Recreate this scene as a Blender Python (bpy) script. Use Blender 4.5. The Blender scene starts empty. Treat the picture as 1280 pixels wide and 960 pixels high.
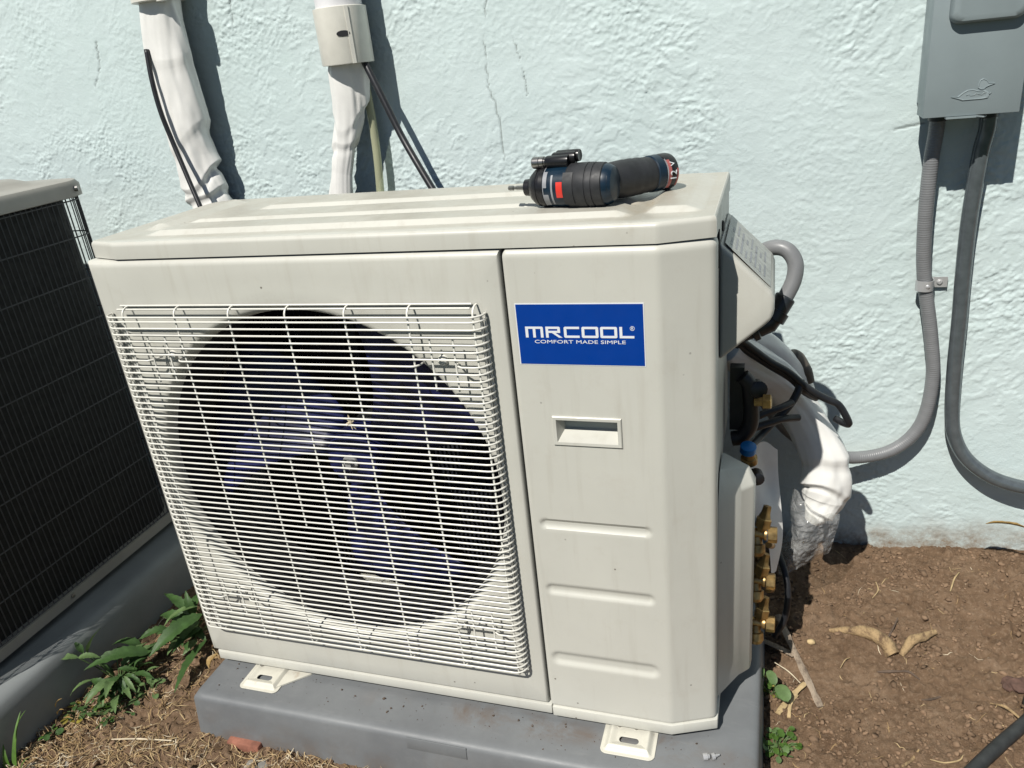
import bpy, bmesh, math, random
import numpy as np
from mathutils import Vector, Matrix
random.seed(7)
rng = np.random.default_rng(11)
scene = bpy.context.scene
PI = math.pi

# ------------------------------------------------------------------ camera
cam_data = bpy.data.cameras.new('camera')
cam_data.sensor_width = 36.0
cam_data.lens = 27.05
cam_data.clip_start = 0.01
cam_data.clip_end = 200.0
cam = bpy.data.objects.new('camera', cam_data)
scene.collection.objects.link(cam)
def _cam_axes(yaw, pitch, roll):
    f = Vector((math.sin(yaw)*math.cos(pitch), math.cos(yaw)*math.cos(pitch), -math.sin(pitch)))
    r = Vector((math.cos(yaw), -math.sin(yaw), 0.0))
    u = r.cross(f)
    c, s = math.cos(roll), math.sin(roll)
    return c*r + s*u, -s*r + c*u, f
_r, _u, _f = _cam_axes(-0.3472, 0.4044, -0.1126)
cam.matrix_world = Matrix(((_r.x, _u.x, -_f.x, 1.0054), (_r.y, _u.y, -_f.y, -0.9084),
                           (_r.z, _u.z, -_f.z, 1.0161), (0, 0, 0, 1)))
scene.camera = cam

# ------------------------------------------------------------------ light
SUN_TRAVEL = Vector((0.316, 1.0, -1.30)).normalized()
sun_el = math.asin(-SUN_TRAVEL.z)
sun_az = math.atan2(-SUN_TRAVEL.x, -SUN_TRAVEL.y)
world = bpy.data.worlds.new('World')
scene.world = world
world.use_nodes = True
wn = world.node_tree
bg = wn.nodes['Background']
sky = wn.nodes.new('ShaderNodeTexSky')
sky.sky_type = 'NISHITA'
sky.sun_disc = False
sky.sun_elevation = sun_el
sky.sun_rotation = sun_az
sky.dust_density = 0.2
sky.air_density = 0.75
sky.ozone_density = 1.6
wn.links.new(sky.outputs[0], bg.inputs['Color'])
bg.inputs['Strength'].default_value = 0.05
sun_data = bpy.data.lights.new('sun', 'SUN')
sun_data.energy = 5.0
sun_data.angle = math.radians(0.55)
sun_data.color = (1.0, 0.965, 0.90)
sun = bpy.data.objects.new('sun', sun_data)
sun.rotation_euler = SUN_TRAVEL.to_track_quat('-Z', 'Y').to_euler()
sun.location = (0, -2, 4)
scene.collection.objects.link(sun)
scene.view_settings.view_transform = 'Standard'
scene.view_settings.look = 'None'
scene.view_settings.gamma = 1.0
scene.view_settings.exposure = -0.06
scene.cycles.diffuse_bounces = 1

# ------------------------------------------------------------------ numeric noise
_perm = np.random.default_rng(5).permutation(512)
_perm = np.concatenate([_perm, _perm])
_ang = np.random.default_rng(6).uniform(0, 2*PI, 512)
def perlin(x, y, seed=0):
    x = np.asarray(x, float); y = np.asarray(y, float)
    xi = np.floor(x).astype(int); yi = np.floor(y).astype(int)
    xf = x - xi; yf = y - yi
    u = xf*xf*xf*(xf*(xf*6-15)+10); v = yf*yf*yf*(yf*(yf*6-15)+10)
    def g(ix, iy, dx, dy):
        h = _ang[_perm[(_perm[(ix + seed*37) & 511] + iy + seed*91) & 511]]
        return np.cos(h)*dx + np.sin(h)*dy
    a = g(xi, yi, xf, yf); b = g(xi+1, yi, xf-1, yf)
    c = g(xi, yi+1, xf, yf-1); d = g(xi+1, yi+1, xf-1, yf-1)
    return (a + u*(b-a) + v*((c + u*(d-c)) - (a + u*(b-a))))*1.5
def fbm(x, y, f, octs=4, seed=0, gain=0.5):
    r = 0; amp = 1; tot = 0
    for k in range(octs):
        r = r + amp*perlin(x*f, y*f, seed+k); tot += amp; f *= 2.03; amp *= gain
    return r/tot
def XZ(p): return (p[0], p[2])
def sstep(a, b, x):
    t = np.clip((x-a)/(b-a), 0, 1)
    return t*t*(3-2*t)

# ------------------------------------------------------------------ materials
class NT:
    def __init__(s, name):
        s.m = bpy.data.materials.new(name); s.m.use_nodes = True
        s.t = s.m.node_tree; s.b = s.t.nodes['Principled BSDF']; s.out = s.t.nodes['Material Output']
        s.co = s.t.nodes.new('ShaderNodeTexCoord').outputs['Object']
    def node(s, typ, **kw):
        n = s.t.nodes.new(typ)
        for k, v in kw.items(): setattr(n, k, v)
        return n
    def link(s, a, b): s.t.links.new(a, b)
    def noise(s, scale, detail=4, rough=0.55, stretch=None, dist=0.0):
        n = s.node('ShaderNodeTexNoise')
        n.inputs['Scale'].default_value = scale; n.inputs['Detail'].default_value = detail
        n.inputs['Roughness'].default_value = rough; n.inputs['Distortion'].default_value = dist
        if stretch:
            mp = s.node('ShaderNodeMapping'); mp.inputs['Scale'].default_value = stretch
            s.link(s.co, mp.inputs['Vector']); s.link(mp.outputs[0], n.inputs['Vector'])
        else: s.link(s.co, n.inputs['Vector'])
        return n.outputs['Fac']
    def ramp(s, fac, stops):
        r = s.node('ShaderNodeValToRGB')
        e = r.color_ramp.elements
        while len(e) < len(stops): e.new(0.5)
        for i, (p, c) in enumerate(stops):
            e[i].position = p; e[i].color = (*c, 1) if len(c) == 3 else c
        s.link(fac, r.inputs[0]); return r.outputs[0]
    def rampf(s, fac, a, b, lo=0.0, hi=1.0):
        n = s.node('ShaderNodeMapRange'); n.clamp = True
        for i, v in zip((1, 2, 3, 4), (a, b, lo, hi)): n.inputs[i].default_value = v
        s.link(fac, n.inputs[0]); return n.outputs[0]
    def mix(s, fac, a, b, mode='MIX'):
        n = s.node('ShaderNodeMix', data_type='RGBA', blend_type=mode)
        for sock, v in ((n.inputs[0], fac), (n.inputs[6], a), (n.inputs[7], b)):
            if hasattr(v, 'is_output'): s.link(v, sock)
            elif isinstance(v, (int, float)): sock.default_value = v
            else: sock.default_value = (*v, 1)
        return n.outputs[2]
    def bump(s, h, strength, dist=0.001, prev=None):
        n = s.node('ShaderNodeBump'); n.inputs['Strength'].default_value = strength
        n.inputs['Distance'].default_value = dist
        s.link(h, n.inputs['Height'])
        if prev is not None: s.link(prev, n.inputs['Normal'])
        return n.outputs[0]
    def color(s, v):
        if hasattr(v, 'is_output'): s.link(v, s.b.inputs['Base Color'])
        else: s.b.inputs['Base Color'].default_value = (*v, 1)
    def rough(s, v):
        if hasattr(v, 'is_output'): s.link(v, s.b.inputs['Roughness'])
        else: s.b.inputs['Roughness'].default_value = v
    def attr(s, name):
        n = s.node('ShaderNodeAttribute'); n.attribute_name = name; return n.outputs['Fac']
def mul(c, k): return tuple(max(0, min(1, x*k)) for x in c)
def plain(name, c, rough=0.5, var=0.12, scale=40, metal=0.0, bump=0.0, bscale=400, spec=0.5):
    n = NT(name)
    f = n.noise(scale, 5)
    n.color(n.ramp(f, [(0.3, mul(c, 1-var)), (0.7, mul(c, 1+var))]))
    n.rough(n.rampf(n.noise(scale*1.7, 3), 0.3, 0.7, rough*0.85, min(1, rough*1.15)))
    n.b.inputs['Metallic'].default_value = metal
    n.b.inputs['Specular IOR Level'].default_value = spec
    if bump: n.link(n.bump(n.noise(bscale, 4), bump, 0.0005), n.b.inputs['Normal'])
    return n.m

def bark(name, a, b):
    n = NT(name)
    f = n.noise(70, 6, 0.7, (1.0, 0.35, 1.0)); g = n.noise(240, 5, 0.7)
    c = n.ramp(f, [(0.35, b), (0.5, a), (0.75, mul(a, 1.3))])
    c = n.mix(n.rampf(g, 0.52, 0.7, 0, 0.7), c, b)
    n.color(c); n.rough(0.9); n.link(n.bump(f, 1.0, 0.003, n.bump(g, 0.8, 0.001)), n.b.inputs['Normal'])
    return n.m
CREAM = (0.610, 0.602, 0.538)
def paint(name, base, dirt=0.5, rust=0.0, stain=False):
    n = NT(name)
    big = n.noise(6, 4)
    c = n.ramp(big, [(0.3, mul(base, 0.95)), (0.7, mul(base, 1.03))])
    streak = n.noise(9, 5, 0.6, (6, 6, 0.5))
    c = n.mix(n.rampf(streak, 0.54, 0.76, 0, 0.30*dirt), c, (0.36, 0.32, 0.25))
    dust_and_shade = n.noise(22, 8, 0.75)
    c = n.mix(n.rampf(dust_and_shade, 0.55, 0.85, 0, 0.35*dirt), c, (0.40, 0.35, 0.27))
    spk = n.node('ShaderNodeTexVoronoi'); spk.inputs['Scale'].default_value = 34
    n.link(n.co, spk.inputs['Vector'])
    gate = n.rampf(n.noise(11, 2), 0.52, 0.6)
    sp = n.node('ShaderNodeMath', operation='MULTIPLY')
    n.link(n.rampf(spk.outputs['Distance'], 0.03, 0.07, 1, 0), sp.inputs[0]); n.link(gate, sp.inputs[1])
    c = n.mix(sp.outputs[0], c, (0.10, 0.08, 0.06))
    if stain:
        k = n.node('ShaderNodeMath', operation='MULTIPLY')
        n.link(n.attr('stain'), k.inputs[0]); n.link(n.rampf(n.noise(16, 7, 0.7, dist=0.8), 0.38, 0.62, 0.1, 0.85), k.inputs[1])
        c = n.mix(k.outputs[0], c, (0.36, 0.275, 0.165))
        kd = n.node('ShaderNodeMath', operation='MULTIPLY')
        n.link(n.attr('dust_and_shade'), kd.inputs[0]); n.link(n.rampf(n.noise(14, 7, 0.7), 0.3, 0.65, 0.35, 0.75), kd.inputs[1])
        c = n.mix(kd.outputs[0], c, (0.40, 0.375, 0.31))  # dusty tone with shade painted in: flat tops darker than sun-facing slopes
    if rust:
        rz = n.noise(30, 6, 0.7)
        c = n.mix(n.rampf(rz, 0.6, 0.7, 0, rust), c, (0.30, 0.17, 0.08))
    n.color(c)
    n.rough(n.rampf(dust_and_shade, 0.35, 0.75, 0.30, 0.55))
    n.link(n.bump(n.noise(260, 3), 0.06, 0.0006), n.b.inputs['Normal'])
    return n.m
M = {}
M['paint'] = paint('cream_paint', CREAM, 0.75)
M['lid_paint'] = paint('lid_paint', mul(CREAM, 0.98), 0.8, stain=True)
M['base_paint'] = paint('base_paint', mul(CREAM, 1.02), 0.7, 0.12)
M['foot_paint'] = paint('foot_paint', (0.66, 0.64, 0.55), 0.6, 0.35)
M['wire_paint'] = plain('wire_paint', (0.80, 0.785, 0.71), 0.35, 0.08, 30)
M['side_paint'] = paint('side_paint', mul(CREAM, 0.95), 0.6)
M['dark_in'] = plain('dark_interior', (0.018, 0.019, 0.022), 0.8)
M['shroud'] = plain('shroud_shade_tone', (0.030, 0.030, 0.032), 0.5, 0.1)  # beige shroud coloured dark, its shade put into the colour
M['fan'] = plain('fan_plastic', (0.008, 0.011, 0.062), 0.50, 0.8, 22)
M['coil'] = plain('coil_fins', (0.022, 0.023, 0.030), 0.5, 0.3)
M['blue'] = plain('sticker_blue', (0.001, 0.045, 0.30), 0.32, 0.03)
M['white_print'] = plain('white_print', (0.82, 0.84, 0.86), 0.45, 0.02)
M['screw'] = plain('screw_steel', (0.30, 0.29, 0.28), 0.35, 0.2, metal=1.0)
M['zinc'] = plain('zinc_steel', (0.50, 0.50, 0.50), 0.35, 0.12, metal=0.35)
M['brass'] = plain('brass', (0.44, 0.295, 0.125), 0.40, 0.5, 60, metal=0.9, bump=0.15, bscale=500)
M['black_metal'] = plain('black_paint', (0.018, 0.016, 0.017), 0.4, 0.3)
M['cable'] = plain('black_cable', (0.016, 0.017, 0.02), 0.42, 0.2)
M['blue_cap'] = plain('blue_cap', (0.01, 0.19, 0.50), 0.4)
M['vinyl'] = plain('white_vinyl', (0.86, 0.85, 0.81), 0.36, 0.05, 25)
M['pvc'] = plain('white_pvc', (0.80, 0.79, 0.80), 0.35, 0.04)
M['pvc_old'] = plain('ivory_pvc', (0.76, 0.74, 0.66), 0.35, 0.05)
M['conduit'] = plain('grey_conduit', (0.21, 0.215, 0.22), 0.42, 0.08)
M['conduit_dark'] = plain('dark_conduit', (0.125, 0.145, 0.155), 0.14, 0.15, 70, metal=0.3)
M['fitting'] = plain('black_fitting', (0.02, 0.024, 0.028), 0.35, 0.2)
M['box_grey'] = plain('box_grey_paint', (0.265, 0.315, 0.325), 0.42, 0.05, 14, bump=0.08, bscale=300)
M['tape'] = plain('brown_tape', (0.10, 0.085, 0.07), 0.55, 0.3)
M['label_film'] = plain('faded_label', (0.40, 0.41, 0.38), 0.4, 0.2, 90)
M['driver_rubber'] = plain('black_rubber', (0.022, 0.023, 0.026), 0.55, 0.25, 60, bump=0.1, bscale=900)
M['driver_blue'] = plain('navy_plastic', (0.004, 0.018, 0.036), 0.34, 0.2)
M['driver_red'] = plain('red_plastic', (0.72, 0.045, 0.03), 0.4, 0.08)
M['driver_grey'] = plain('grey_print', (0.30, 0.31, 0.33), 0.45, 0.2)
M['driver_pink'] = plain('faded_red_print', (0.42, 0.12, 0.11), 0.4, 0.2)
M['driver_black'] = plain('black_plastic', (0.012, 0.012, 0.014), 0.32, 0.2)
M['brick'] = plain('red_brick', (0.28, 0.115, 0.075), 0.9, 0.3, 60, bump=0.6, bscale=300)
M['stone'] = plain('grey_stone', (0.22, 0.21, 0.19), 0.9, 0.3, 60, bump=0.6, bscale=200)
M['root'] = bark('root_wood', (0.36, 0.25, 0.13), (0.13, 0.08, 0.045))
M['stick'] = bark('grey_wood', (0.34, 0.27, 0.20), (0.15, 0.11, 0.08))
M['twig'] = plain('dark_twig', (0.10, 0.07, 0.05), 0.9, 0.4)
M['guard'] = plain('guard_wire', (0.062, 0.065, 0.070), 0.45, 0.2)
M['old_lid'] = plain('old_lid_paint', (0.34, 0.325, 0.29), 0.5, 0.1, 12, bump=0.1)
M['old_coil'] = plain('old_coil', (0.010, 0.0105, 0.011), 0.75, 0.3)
M['old_pad'] = plain('old_pad_plastic', (0.235, 0.25, 0.25), 0.55, 0.12, 10, bump=0.15, bscale=250)
M['hose'] = plain('black_hose', (0.028, 0.030, 0.030), 0.55, 0.35, 60, bump=0.2)
M['straw_a'] = plain('straw_pale', (0.46, 0.34, 0.18), 0.8, 0.3, 60)
M['straw_b'] = plain('straw_tan', (0.33, 0.22, 0.105), 0.85, 0.3, 60)
M['straw_c'] = plain('straw_brown', (0.17, 0.105, 0.055), 0.9, 0.3, 60)
M['straw_d'] = plain('straw_white', (0.62, 0.53, 0.38), 0.8, 0.15, 60)
M['crumb'] = plain('soil_crumb', (0.215, 0.142, 0.090), 0.95, 0.45, 40, spec=0.2)
def leaf_mat(name, c, tip=None, trans=0.2):
    n = NT(name)
    v = n.noise(55, 5)
    c1 = n.ramp(v, [(0.3, mul(c, 0.75)), (0.55, c), (0.8, mul(c, 1.35))])
    vein = n.noise(210, 4, 0.7, (1, 1, 1))
    c1 = n.mix(n.rampf(vein, 0.56, 0.72, 0, 0.35), c1, mul(c, 1.8))
    n.color(c1); n.rough(0.5)
    n.b.inputs['Specular IOR Level'].default_value = 0.35
    n.link(n.bump(vein, 0.4, 0.001), n.b.inputs['Normal'])
    tr = n.node('ShaderNodeBsdfTranslucent'); n.link(c1, tr.inputs['Color'])
    mx = n.node('ShaderNodeMixShader'); mx.inputs[0].default_value = trans
    n.link(n.b.outputs[0], mx.inputs[1]); n.link(tr.outputs[0], mx.inputs[2])
    n.link(mx.outputs[0], n.out.inputs['Surface'])
    return n.m
M['leaf'] = leaf_mat('weed_leaf', (0.058, 0.118, 0.034))
M['leaf_b'] = leaf_mat('weed_leaf_pale', (0.135, 0.215, 0.080))
M['leaf_c'] = leaf_mat('clover_leaf', (0.075, 0.15, 0.025))
M['leaf_dry'] = leaf_mat('dry_leaf', (0.36, 0.24, 0.09))
M['leaf_y'] = leaf_mat('yellow_leaf', (0.30, 0.25, 0.05))
M['grass'] = leaf_mat('grass_blade', (0.10, 0.20, 0.035))
def film():
    n = NT('clear_film')
    n.color((0.86, 0.86, 0.84)); n.rough(0.10); n.b.inputs['Specular IOR Level'].default_value = 1.0
    tr = n.node('ShaderNodeBsdfTransparent'); tr.inputs[0].default_value = (0.93, 0.93, 0.91, 1)
    fx = n.rampf(n.noise(22, 6, 0.75, dist=2.5), 0.40, 0.75, 0.16, 0.50)
    mx = n.node('ShaderNodeMixShader'); n.link(fx, mx.inputs[0])
    n.link(tr.outputs[0], mx.inputs[1]); n.link(n.b.outputs[0], mx.inputs[2])
    n.link(mx.outputs[0], n.out.inputs['Surface'])
    n.link(n.bump(n.noise(26, 3, 0.5, dist=3.5), 0.7, 0.006), n.b.inputs['Normal'])
    return n.m
M['film'] = film()
def tube_clear():
    n = NT('cloudy_tube'); n.color((0.62, 0.63, 0.42)); n.rough(0.25)
    tr = n.node('ShaderNodeBsdfTransparent'); tr.inputs[0].default_value = (0.85, 0.88, 0.75, 1)
    mx = n.node('ShaderNodeMixShader'); mx.inputs[0].default_value = 0.6
    n.link(tr.outputs[0], mx.inputs[1]); n.link(n.b.outputs[0], mx.inputs[2])
    n.link(mx.outputs[0], n.out.inputs['Surface']); return n.m
M['clear_tube'] = tube_clear()
def pad_mat():
    n = NT('pad_plastic')
    c = n.ramp(n.noise(7, 6, 0.65), [(0.3, (0.150, 0.158, 0.165)), (0.7, (0.205, 0.215, 0.22))])
    scuff = n.noise(18, 8, 0.75, (1, 5, 1))
    c = n.mix(n.rampf(scuff, 0.55, 0.8, 0, 0.35), c, (0.30, 0.305, 0.30))
    rust = n.noise(10, 7, 0.7, dist=0.6)
    band = n.attr('stain')
    k = n.node('ShaderNodeMath', operation='MULTIPLY')
    n.link(n.rampf(rust, 0.46, 0.64, 0, 0.75), k.inputs[0]); n.link(band, k.inputs[1])
    c = n.mix(k.outputs[0], c, (0.135, 0.085, 0.05))
    n.color(c); n.rough(n.rampf(scuff, 0.3, 0.7, 0.42, 0.62))
    n.link(n.bump(n.noise(160, 5), 0.12, 0.001), n.b.inputs['Normal'])
    return n.m
M['pad'] = pad_mat()
def wall_mat():
    n = NT('mint_stucco')
    c = n.ramp(n.noise(3.5, 5, 0.6), [(0.3, (0.60, 0.710, 0.700)), (0.7, (0.645, 0.745, 0.740))])
    c = n.mix(n.rampf(n.noise(30, 6, 0.7), 0.55, 0.8, 0, 0.2), c, (0.54, 0.68, 0.62))
    c = n.mix(n.attr('crack'), c, (0.16, 0.18, 0.17))
    st = n.node('ShaderNodeMath', operation='MULTIPLY')
    n.link(n.attr('soil'), st.inputs[0]); n.link(n.rampf(n.noise(28, 7, 0.75), 0.34, 0.62, 0.15, 1), st.inputs[1])
    c = n.mix(st.outputs[0], c, (0.235, 0.165, 0.105))
    n.color(c); n.rough(0.62)
    n.b.inputs['Specular IOR Level'].default_value = 0.35
    b1 = n.bump(n.noise(230, 6, 0.7), 0.50, 0.0016)
    n.link(b1, n.b.inputs['Normal'])
    return n.m
M['wall'] = wall_mat()
def soil_mat():
    n = NT('dry_soil')
    c = n.ramp(n.noise(14, 7, 0.7), [(0.3, (0.140, 0.087, 0.052)), (0.55, (0.205, 0.134, 0.083)), (0.75, (0.270, 0.186, 0.122))])
    c = n.mix(n.rampf(n.noise(150, 6, 0.75), 0.50, 0.68, 0, 0.6), c, (0.37, 0.27, 0.185))
    c = n.mix(n.rampf(n.noise(85, 6, 0.75), 0.58, 0.68, 0, 0.7), c, (0.095, 0.060, 0.038))
    c = n.mix(n.rampf(n.noise(300, 4, 0.7), 0.60, 0.68, 0, 0.6), c, (0.075, 0.048, 0.030))
    # unseen ground out front is added dark green so less light bounces back
    sx = n.node('ShaderNodeSeparateXYZ'); n.link(n.co, sx.inputs[0])
    wob = n.node('ShaderNodeMath', operation='ADD'); n.link(sx.outputs['Y'], wob.inputs[0]); n.link(n.rampf(n.noise(3, 4), 0.3, 0.7, -0.12, 0.12), wob.inputs[1])
    c = n.mix(n.rampf(wob.outputs[0], -0.62, -0.72), c, n.ramp(n.noise(9, 7, 0.7), [(0.3, (0.020, 0.036, 0.014)), (0.7, (0.050, 0.080, 0.030))]))
    n.color(c); n.rough(0.95); n.b.inputs['Specular IOR Level'].default_value = 0.15
    b1 = n.bump(n.noise(150, 8, 0.75), 0.7, 0.004)
    n.link(n.bump(n.noise(600, 5, 0.7), 0.6, 0.0012, b1), n.b.inputs['Normal'])
    return n.m
M['soil'] = soil_mat()

# ------------------------------------------------------------------ mesh helpers
def link(o):
    scene.collection.objects.link(o); return o
def make(name, verts, faces, mat, parent=None, smooth=None, loc=None):
    me = bpy.data.meshes.new(name)
    me.from_pydata([tuple(v) for v in verts], [], [tuple(f) for f in faces])
    return finish(name, me, mat, parent, smooth, loc)
def finish(name, me, mat, parent=None, smooth=None, loc=None):
    if isinstance(mat, (list, tuple)):
        for m_ in mat: me.materials.append(m_)
    else: me.materials.append(mat)
    if smooth is not None:
        me.polygons.foreach_set('use_smooth', np.ones(len(me.polygons), dtype=bool))
        if smooth < 179: me.set_sharp_from_angle(angle=math.radians(smooth))
    me.update()
    o = link(bpy.data.objects.new(name, me))
    if parent is not None:
        o.parent = parent
        base = world_loc(parent)
        # geometry is given in world space: shift it into the parent's space
        if base.length > 0:
            me.transform(Matrix.Translation(-base))
    return o
def world_loc(o):
    v = Vector((0, 0, 0))
    while o is not None:
        v = v + o.location; o = o.parent
    return v
def empty(name, loc=(0, 0, 0)):
    o = link(bpy.data.objects.new(name, None)); o.location = loc
    o.empty_display_size = 0.05; return o
def tag(o, label=None, cat=None, group=None, kind=None):
    for k, v in (('label', label), ('category', cat), ('group', group), ('kind', kind)):
        if v: o[k] = v
    return o
class MB:
    def __init__(s): s.v = []; s.f = []; s.mi = []
    def add(s, v, f, mi=0):
        o = len(s.v); s.v += [tuple(p) for p in v]; s.f += [tuple(i+o for i in q) for q in f]; s.mi += [mi]*len(f)
    def box(s, a, b, mi=0):
        x0, y0, z0 = a; x1, y1, z1 = b
        v = [(x0,y0,z0),(x1,y0,z0),(x1,y1,z0),(x0,y1,z0),(x0,y0,z1),(x1,y0,z1),(x1,y1,z1),(x0,y1,z1)]
        s.add(v, [(0,3,2,1),(4,5,6,7),(0,1,5,4),(1,2,6,5),(2,3,7,6),(3,0,4,7)], mi)
    def prism(s, poly, d, mi=0):
        # poly: ccw seen from +d ; extruded along d (a vector)
        n = len(poly); d = Vector(d)
        v = [Vector(p) for p in poly] + [Vector(p)+d for p in poly]
        f = [tuple(range(n-1, -1, -1)), tuple(range(n, 2*n))]
        f += [(i, (i+1) % n, n+(i+1) % n, n+i) for i in range(n)]
        s.add(v, f, mi)
    def tube(s, path, r, n=10, cap=True, mi=0, shape=None):
        P = [Vector(p) for p in path]; k = len(P)
        R = r if hasattr(r, '__len__') else [r]*k
        T = []
        for i in range(k):
            t = (P[min(i+1, k-1)] - P[max(i-1, 0)]); T.append(t.normalized() if t.length > 1e-9 else Vector((0, 0, 1)))
        ref = Vector((0, 0, 1)) if abs(T[0].z) < 0.9 else Vector((0, 1, 0))
        nx = (ref - T[0]*ref.dot(T[0])).normalized()
        V = []
        for i in range(k):
            nx = (nx - T[i]*nx.dot(T[i])).normalized(); ny = T[i].cross(nx)
            for j in range(n):
                a = 2*PI*j/n
                q = R[i]*(shape(i/(k-1), a) if shape else 1.0)
                V.append(P[i] + nx*(math.cos(a)*q) + ny*(math.sin(a)*q))
        F = [(i*n+j, i*n+(j+1) % n, (i+1)*n+(j+1) % n, (i+1)*n+j) for i in range(k-1) for j in range(n)]
        if cap: F += [tuple(range(n-1, -1, -1)), tuple(range((k-1)*n, k*n))]
        s.add(V, F, mi)
    def lathe(s, a, d, prof, n=24, mi=0, cap=True):
        # prof: (distance along d, radius)
        a = Vector(a); d = Vector(d).normalized()
        s.tube_frames([a + d*t for t, _ in prof], d, [r for _, r in prof], n, mi, cap)
    def tube_frames(s, P, d, R, n, mi=0, cap=True):
        ref = Vector((0, 0, 1)) if abs(d.z) < 0.9 else Vector((0, 1, 0))
        nx = (ref - d*ref.dot(d)).normalized(); ny = d.cross(nx)
        V = [P[i] + nx*(math.cos(2*PI*j/n)*R[i]) + ny*(math.sin(2*PI*j/n)*R[i]) for i in range(len(P)) for j in range(n)]
        k = len(P)
        F = [(i*n+j, i*n+(j+1) % n, (i+1)*n+(j+1) % n, (i+1)*n+j) for i in range(k-1) for j in range(n)]
        if cap: F += [tuple(range(n-1, -1, -1)), tuple(range((k-1)*n, k*n))]
        s.add(V, F, mi)
    def build(s, name, mat, parent=None, smooth=None, bevel=0.0, seg=2):
        me = bpy.data.meshes.new(name)
        me.from_pydata(s.v, [], s.f)
        if bevel:
            bm = bmesh.new(); bm.from_mesh(me)
            bmesh.ops.recalc_face_normals(bm, faces=bm.faces)
            es = [e for e in bm.edges if len(e.link_faces) == 2 and e.calc_face_angle(0) > math.radians(28)]
            bmesh.ops.bevel(bm, geom=es, offset=bevel, segments=seg, profile=0.5, affect='EDGES', clamp_overlap=True)
            bm.to_mesh(me); bm.free()
        elif any(s.mi):
            me.polygons.foreach_set('material_index', np.array(s.mi, dtype=np.int32))
        return finish(name, me, mat, parent, 35 if smooth is None and bevel else smooth)
def grid_mesh(name, V, nu, nv, mat, parent=None, smooth=179, mask=None, flip=False):
    """V: (nv*nu,3) array, row major with u fastest."""
    V = np.asarray(V, dtype=np.float32)
    idx = np.arange(nu*nv, dtype=np.int32).reshape(nv, nu)
    q = np.stack([idx[:-1, :-1], idx[:-1, 1:], idx[1:, 1:], idx[1:, :-1]], -1).reshape(-1, 4)
    if mask is not None: q = q[mask.reshape(-1)]
    if flip: q = q[:, ::-1]
    me = bpy.data.meshes.new(name)
    me.vertices.add(len(V)); me.vertices.foreach_set('co', V.reshape(-1))
    me.loops.add(q.size); me.loops.foreach_set('vertex_index', q.reshape(-1).astype(np.int32))
    me.polygons.add(len(q)); me.polygons.foreach_set('loop_start', np.arange(0, q.size, 4, dtype=np.int32))
    me.polygons.foreach_set('loop_total', np.full(len(q), 4, dtype=np.int32))
    me.update(calc_edges=True); me.validate()
    return finish(name, me, mat, parent, smooth)
def fattr(o, name, vals):
    a = o.data.attributes.new(name, 'FLOAT', 'POINT'); a.data.foreach_set('value', np.asarray(vals, dtype=np.float32))
def spline(pts, n):
    """Catmull-Rom through pts, n samples."""
    P = [np.array(p, float) for p in pts]; P = [2*P[0]-P[1]] + P + [2*P[-1]-P[-2]]
    segs = len(P)-3; out = []
    for i in range(n):
        u = i/(n-1)*segs; k = min(int(u), segs-1); t = u-k
        a, b, c, d = P[k:k+4]
        out.append(0.5*((2*b) + (c-a)*t + (2*a-5*b+4*c-d)*t*t + (-a+3*b-3*c+d)*t**3))
    return [Vector(q) for q in out]
def resample(pts, step):
    L = [0]
    for a, b in zip(pts, pts[1:]): L.append(L[-1] + (b-a).length)
    n = max(2, int(L[-1]/step)+1); out = []; k = 0
    for i in range(n):
        s_ = L[-1]*i/(n-1)
        while k < len(pts)-2 and L[k+1] < s_: k += 1
        t = (s_-L[k])/max(1e-9, L[k+1]-L[k]); out.append(pts[k].lerp(pts[k+1], t))
    return out

# ================================================================== SETTING
WALL_Y = 0.62
def soil_h(x, y):
    """large-scale height of the ground"""
    x = np.asarray(x, float); y = np.asarray(y, float)
    b = -0.104 + 0.050*sstep(0.10, 0.62, y)*sstep(0.75, 1.15, x) + 0.028*sstep(1.22, 1.55, x)*sstep(0.3, 0.62, y)
    b = b + 0.014*sstep(1.00, 1.10, x)*sstep(-0.3, 0.1, y)
    return b
def soil_full(x, y):
    h = soil_h(x, y)
    left = 1 - sstep(0.85, 1.0, x)
    n1 = fbm(x, y, 5.5, 3, 1)*0.010
    w = fbm(x, y, 25, 3, 9)
    n2 = np.abs(fbm(x + 0.01*w, y, 38, 4, 4, 0.6))*0.008
    cl = sstep(0.03, 0.26, fbm(x, y, 55, 3, 14))*0.0078*(0.45 + 0.55*sstep(-0.1, 0.2, fbm(x, y, 9, 2, 22)))
    fine = fbm(x, y, 150, 3, 17)*0.0032 - 0.006*sstep(0.26, 0.42, fbm(x, y, 34, 3, 19))
    return h + n1 - n2 + cl + fine + 0.0035*left*fbm(x, y, 18, 2, 31)
# ground: one sheet, fine where the photograph looks, reaching far out
def axis(lo, hi, step, far_lo, far_hi):
    fine = np.arange(lo, hi + step*0.5, step)
    a = lo - np.cumsum(np.geomspace(step*2, (lo-far_lo)*0.35, 16)); a = a[a > far_lo]; a = np.append(a, far_lo)
    b = hi + np.cumsum(np.geomspace(step*2, (far_hi-hi)*0.35, 16)); b = b[b < far_hi]; b = np.append(b, far_hi)
    return np.concatenate([a[::-1], fine, b])
gx = axis(-0.62, 1.70, 0.0042, -40, 40)
gx = np.unique(np.concatenate([gx[(gx < -0.63) | (gx > 2.30)], np.arange(1.70, 2.30, 0.009), gx[(gx >= -0.63) & (gx <= 1.70)]]).round(5))
gy = np.concatenate([axis(-0.42, 0.60, 0.0042, -40, 0.61)[:-1], [0.612, 0.625, 0.66, 0.9, 3.0, 12.0, 40.0]])
GX, GY = np.meshgrid(gx, gy)
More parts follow.
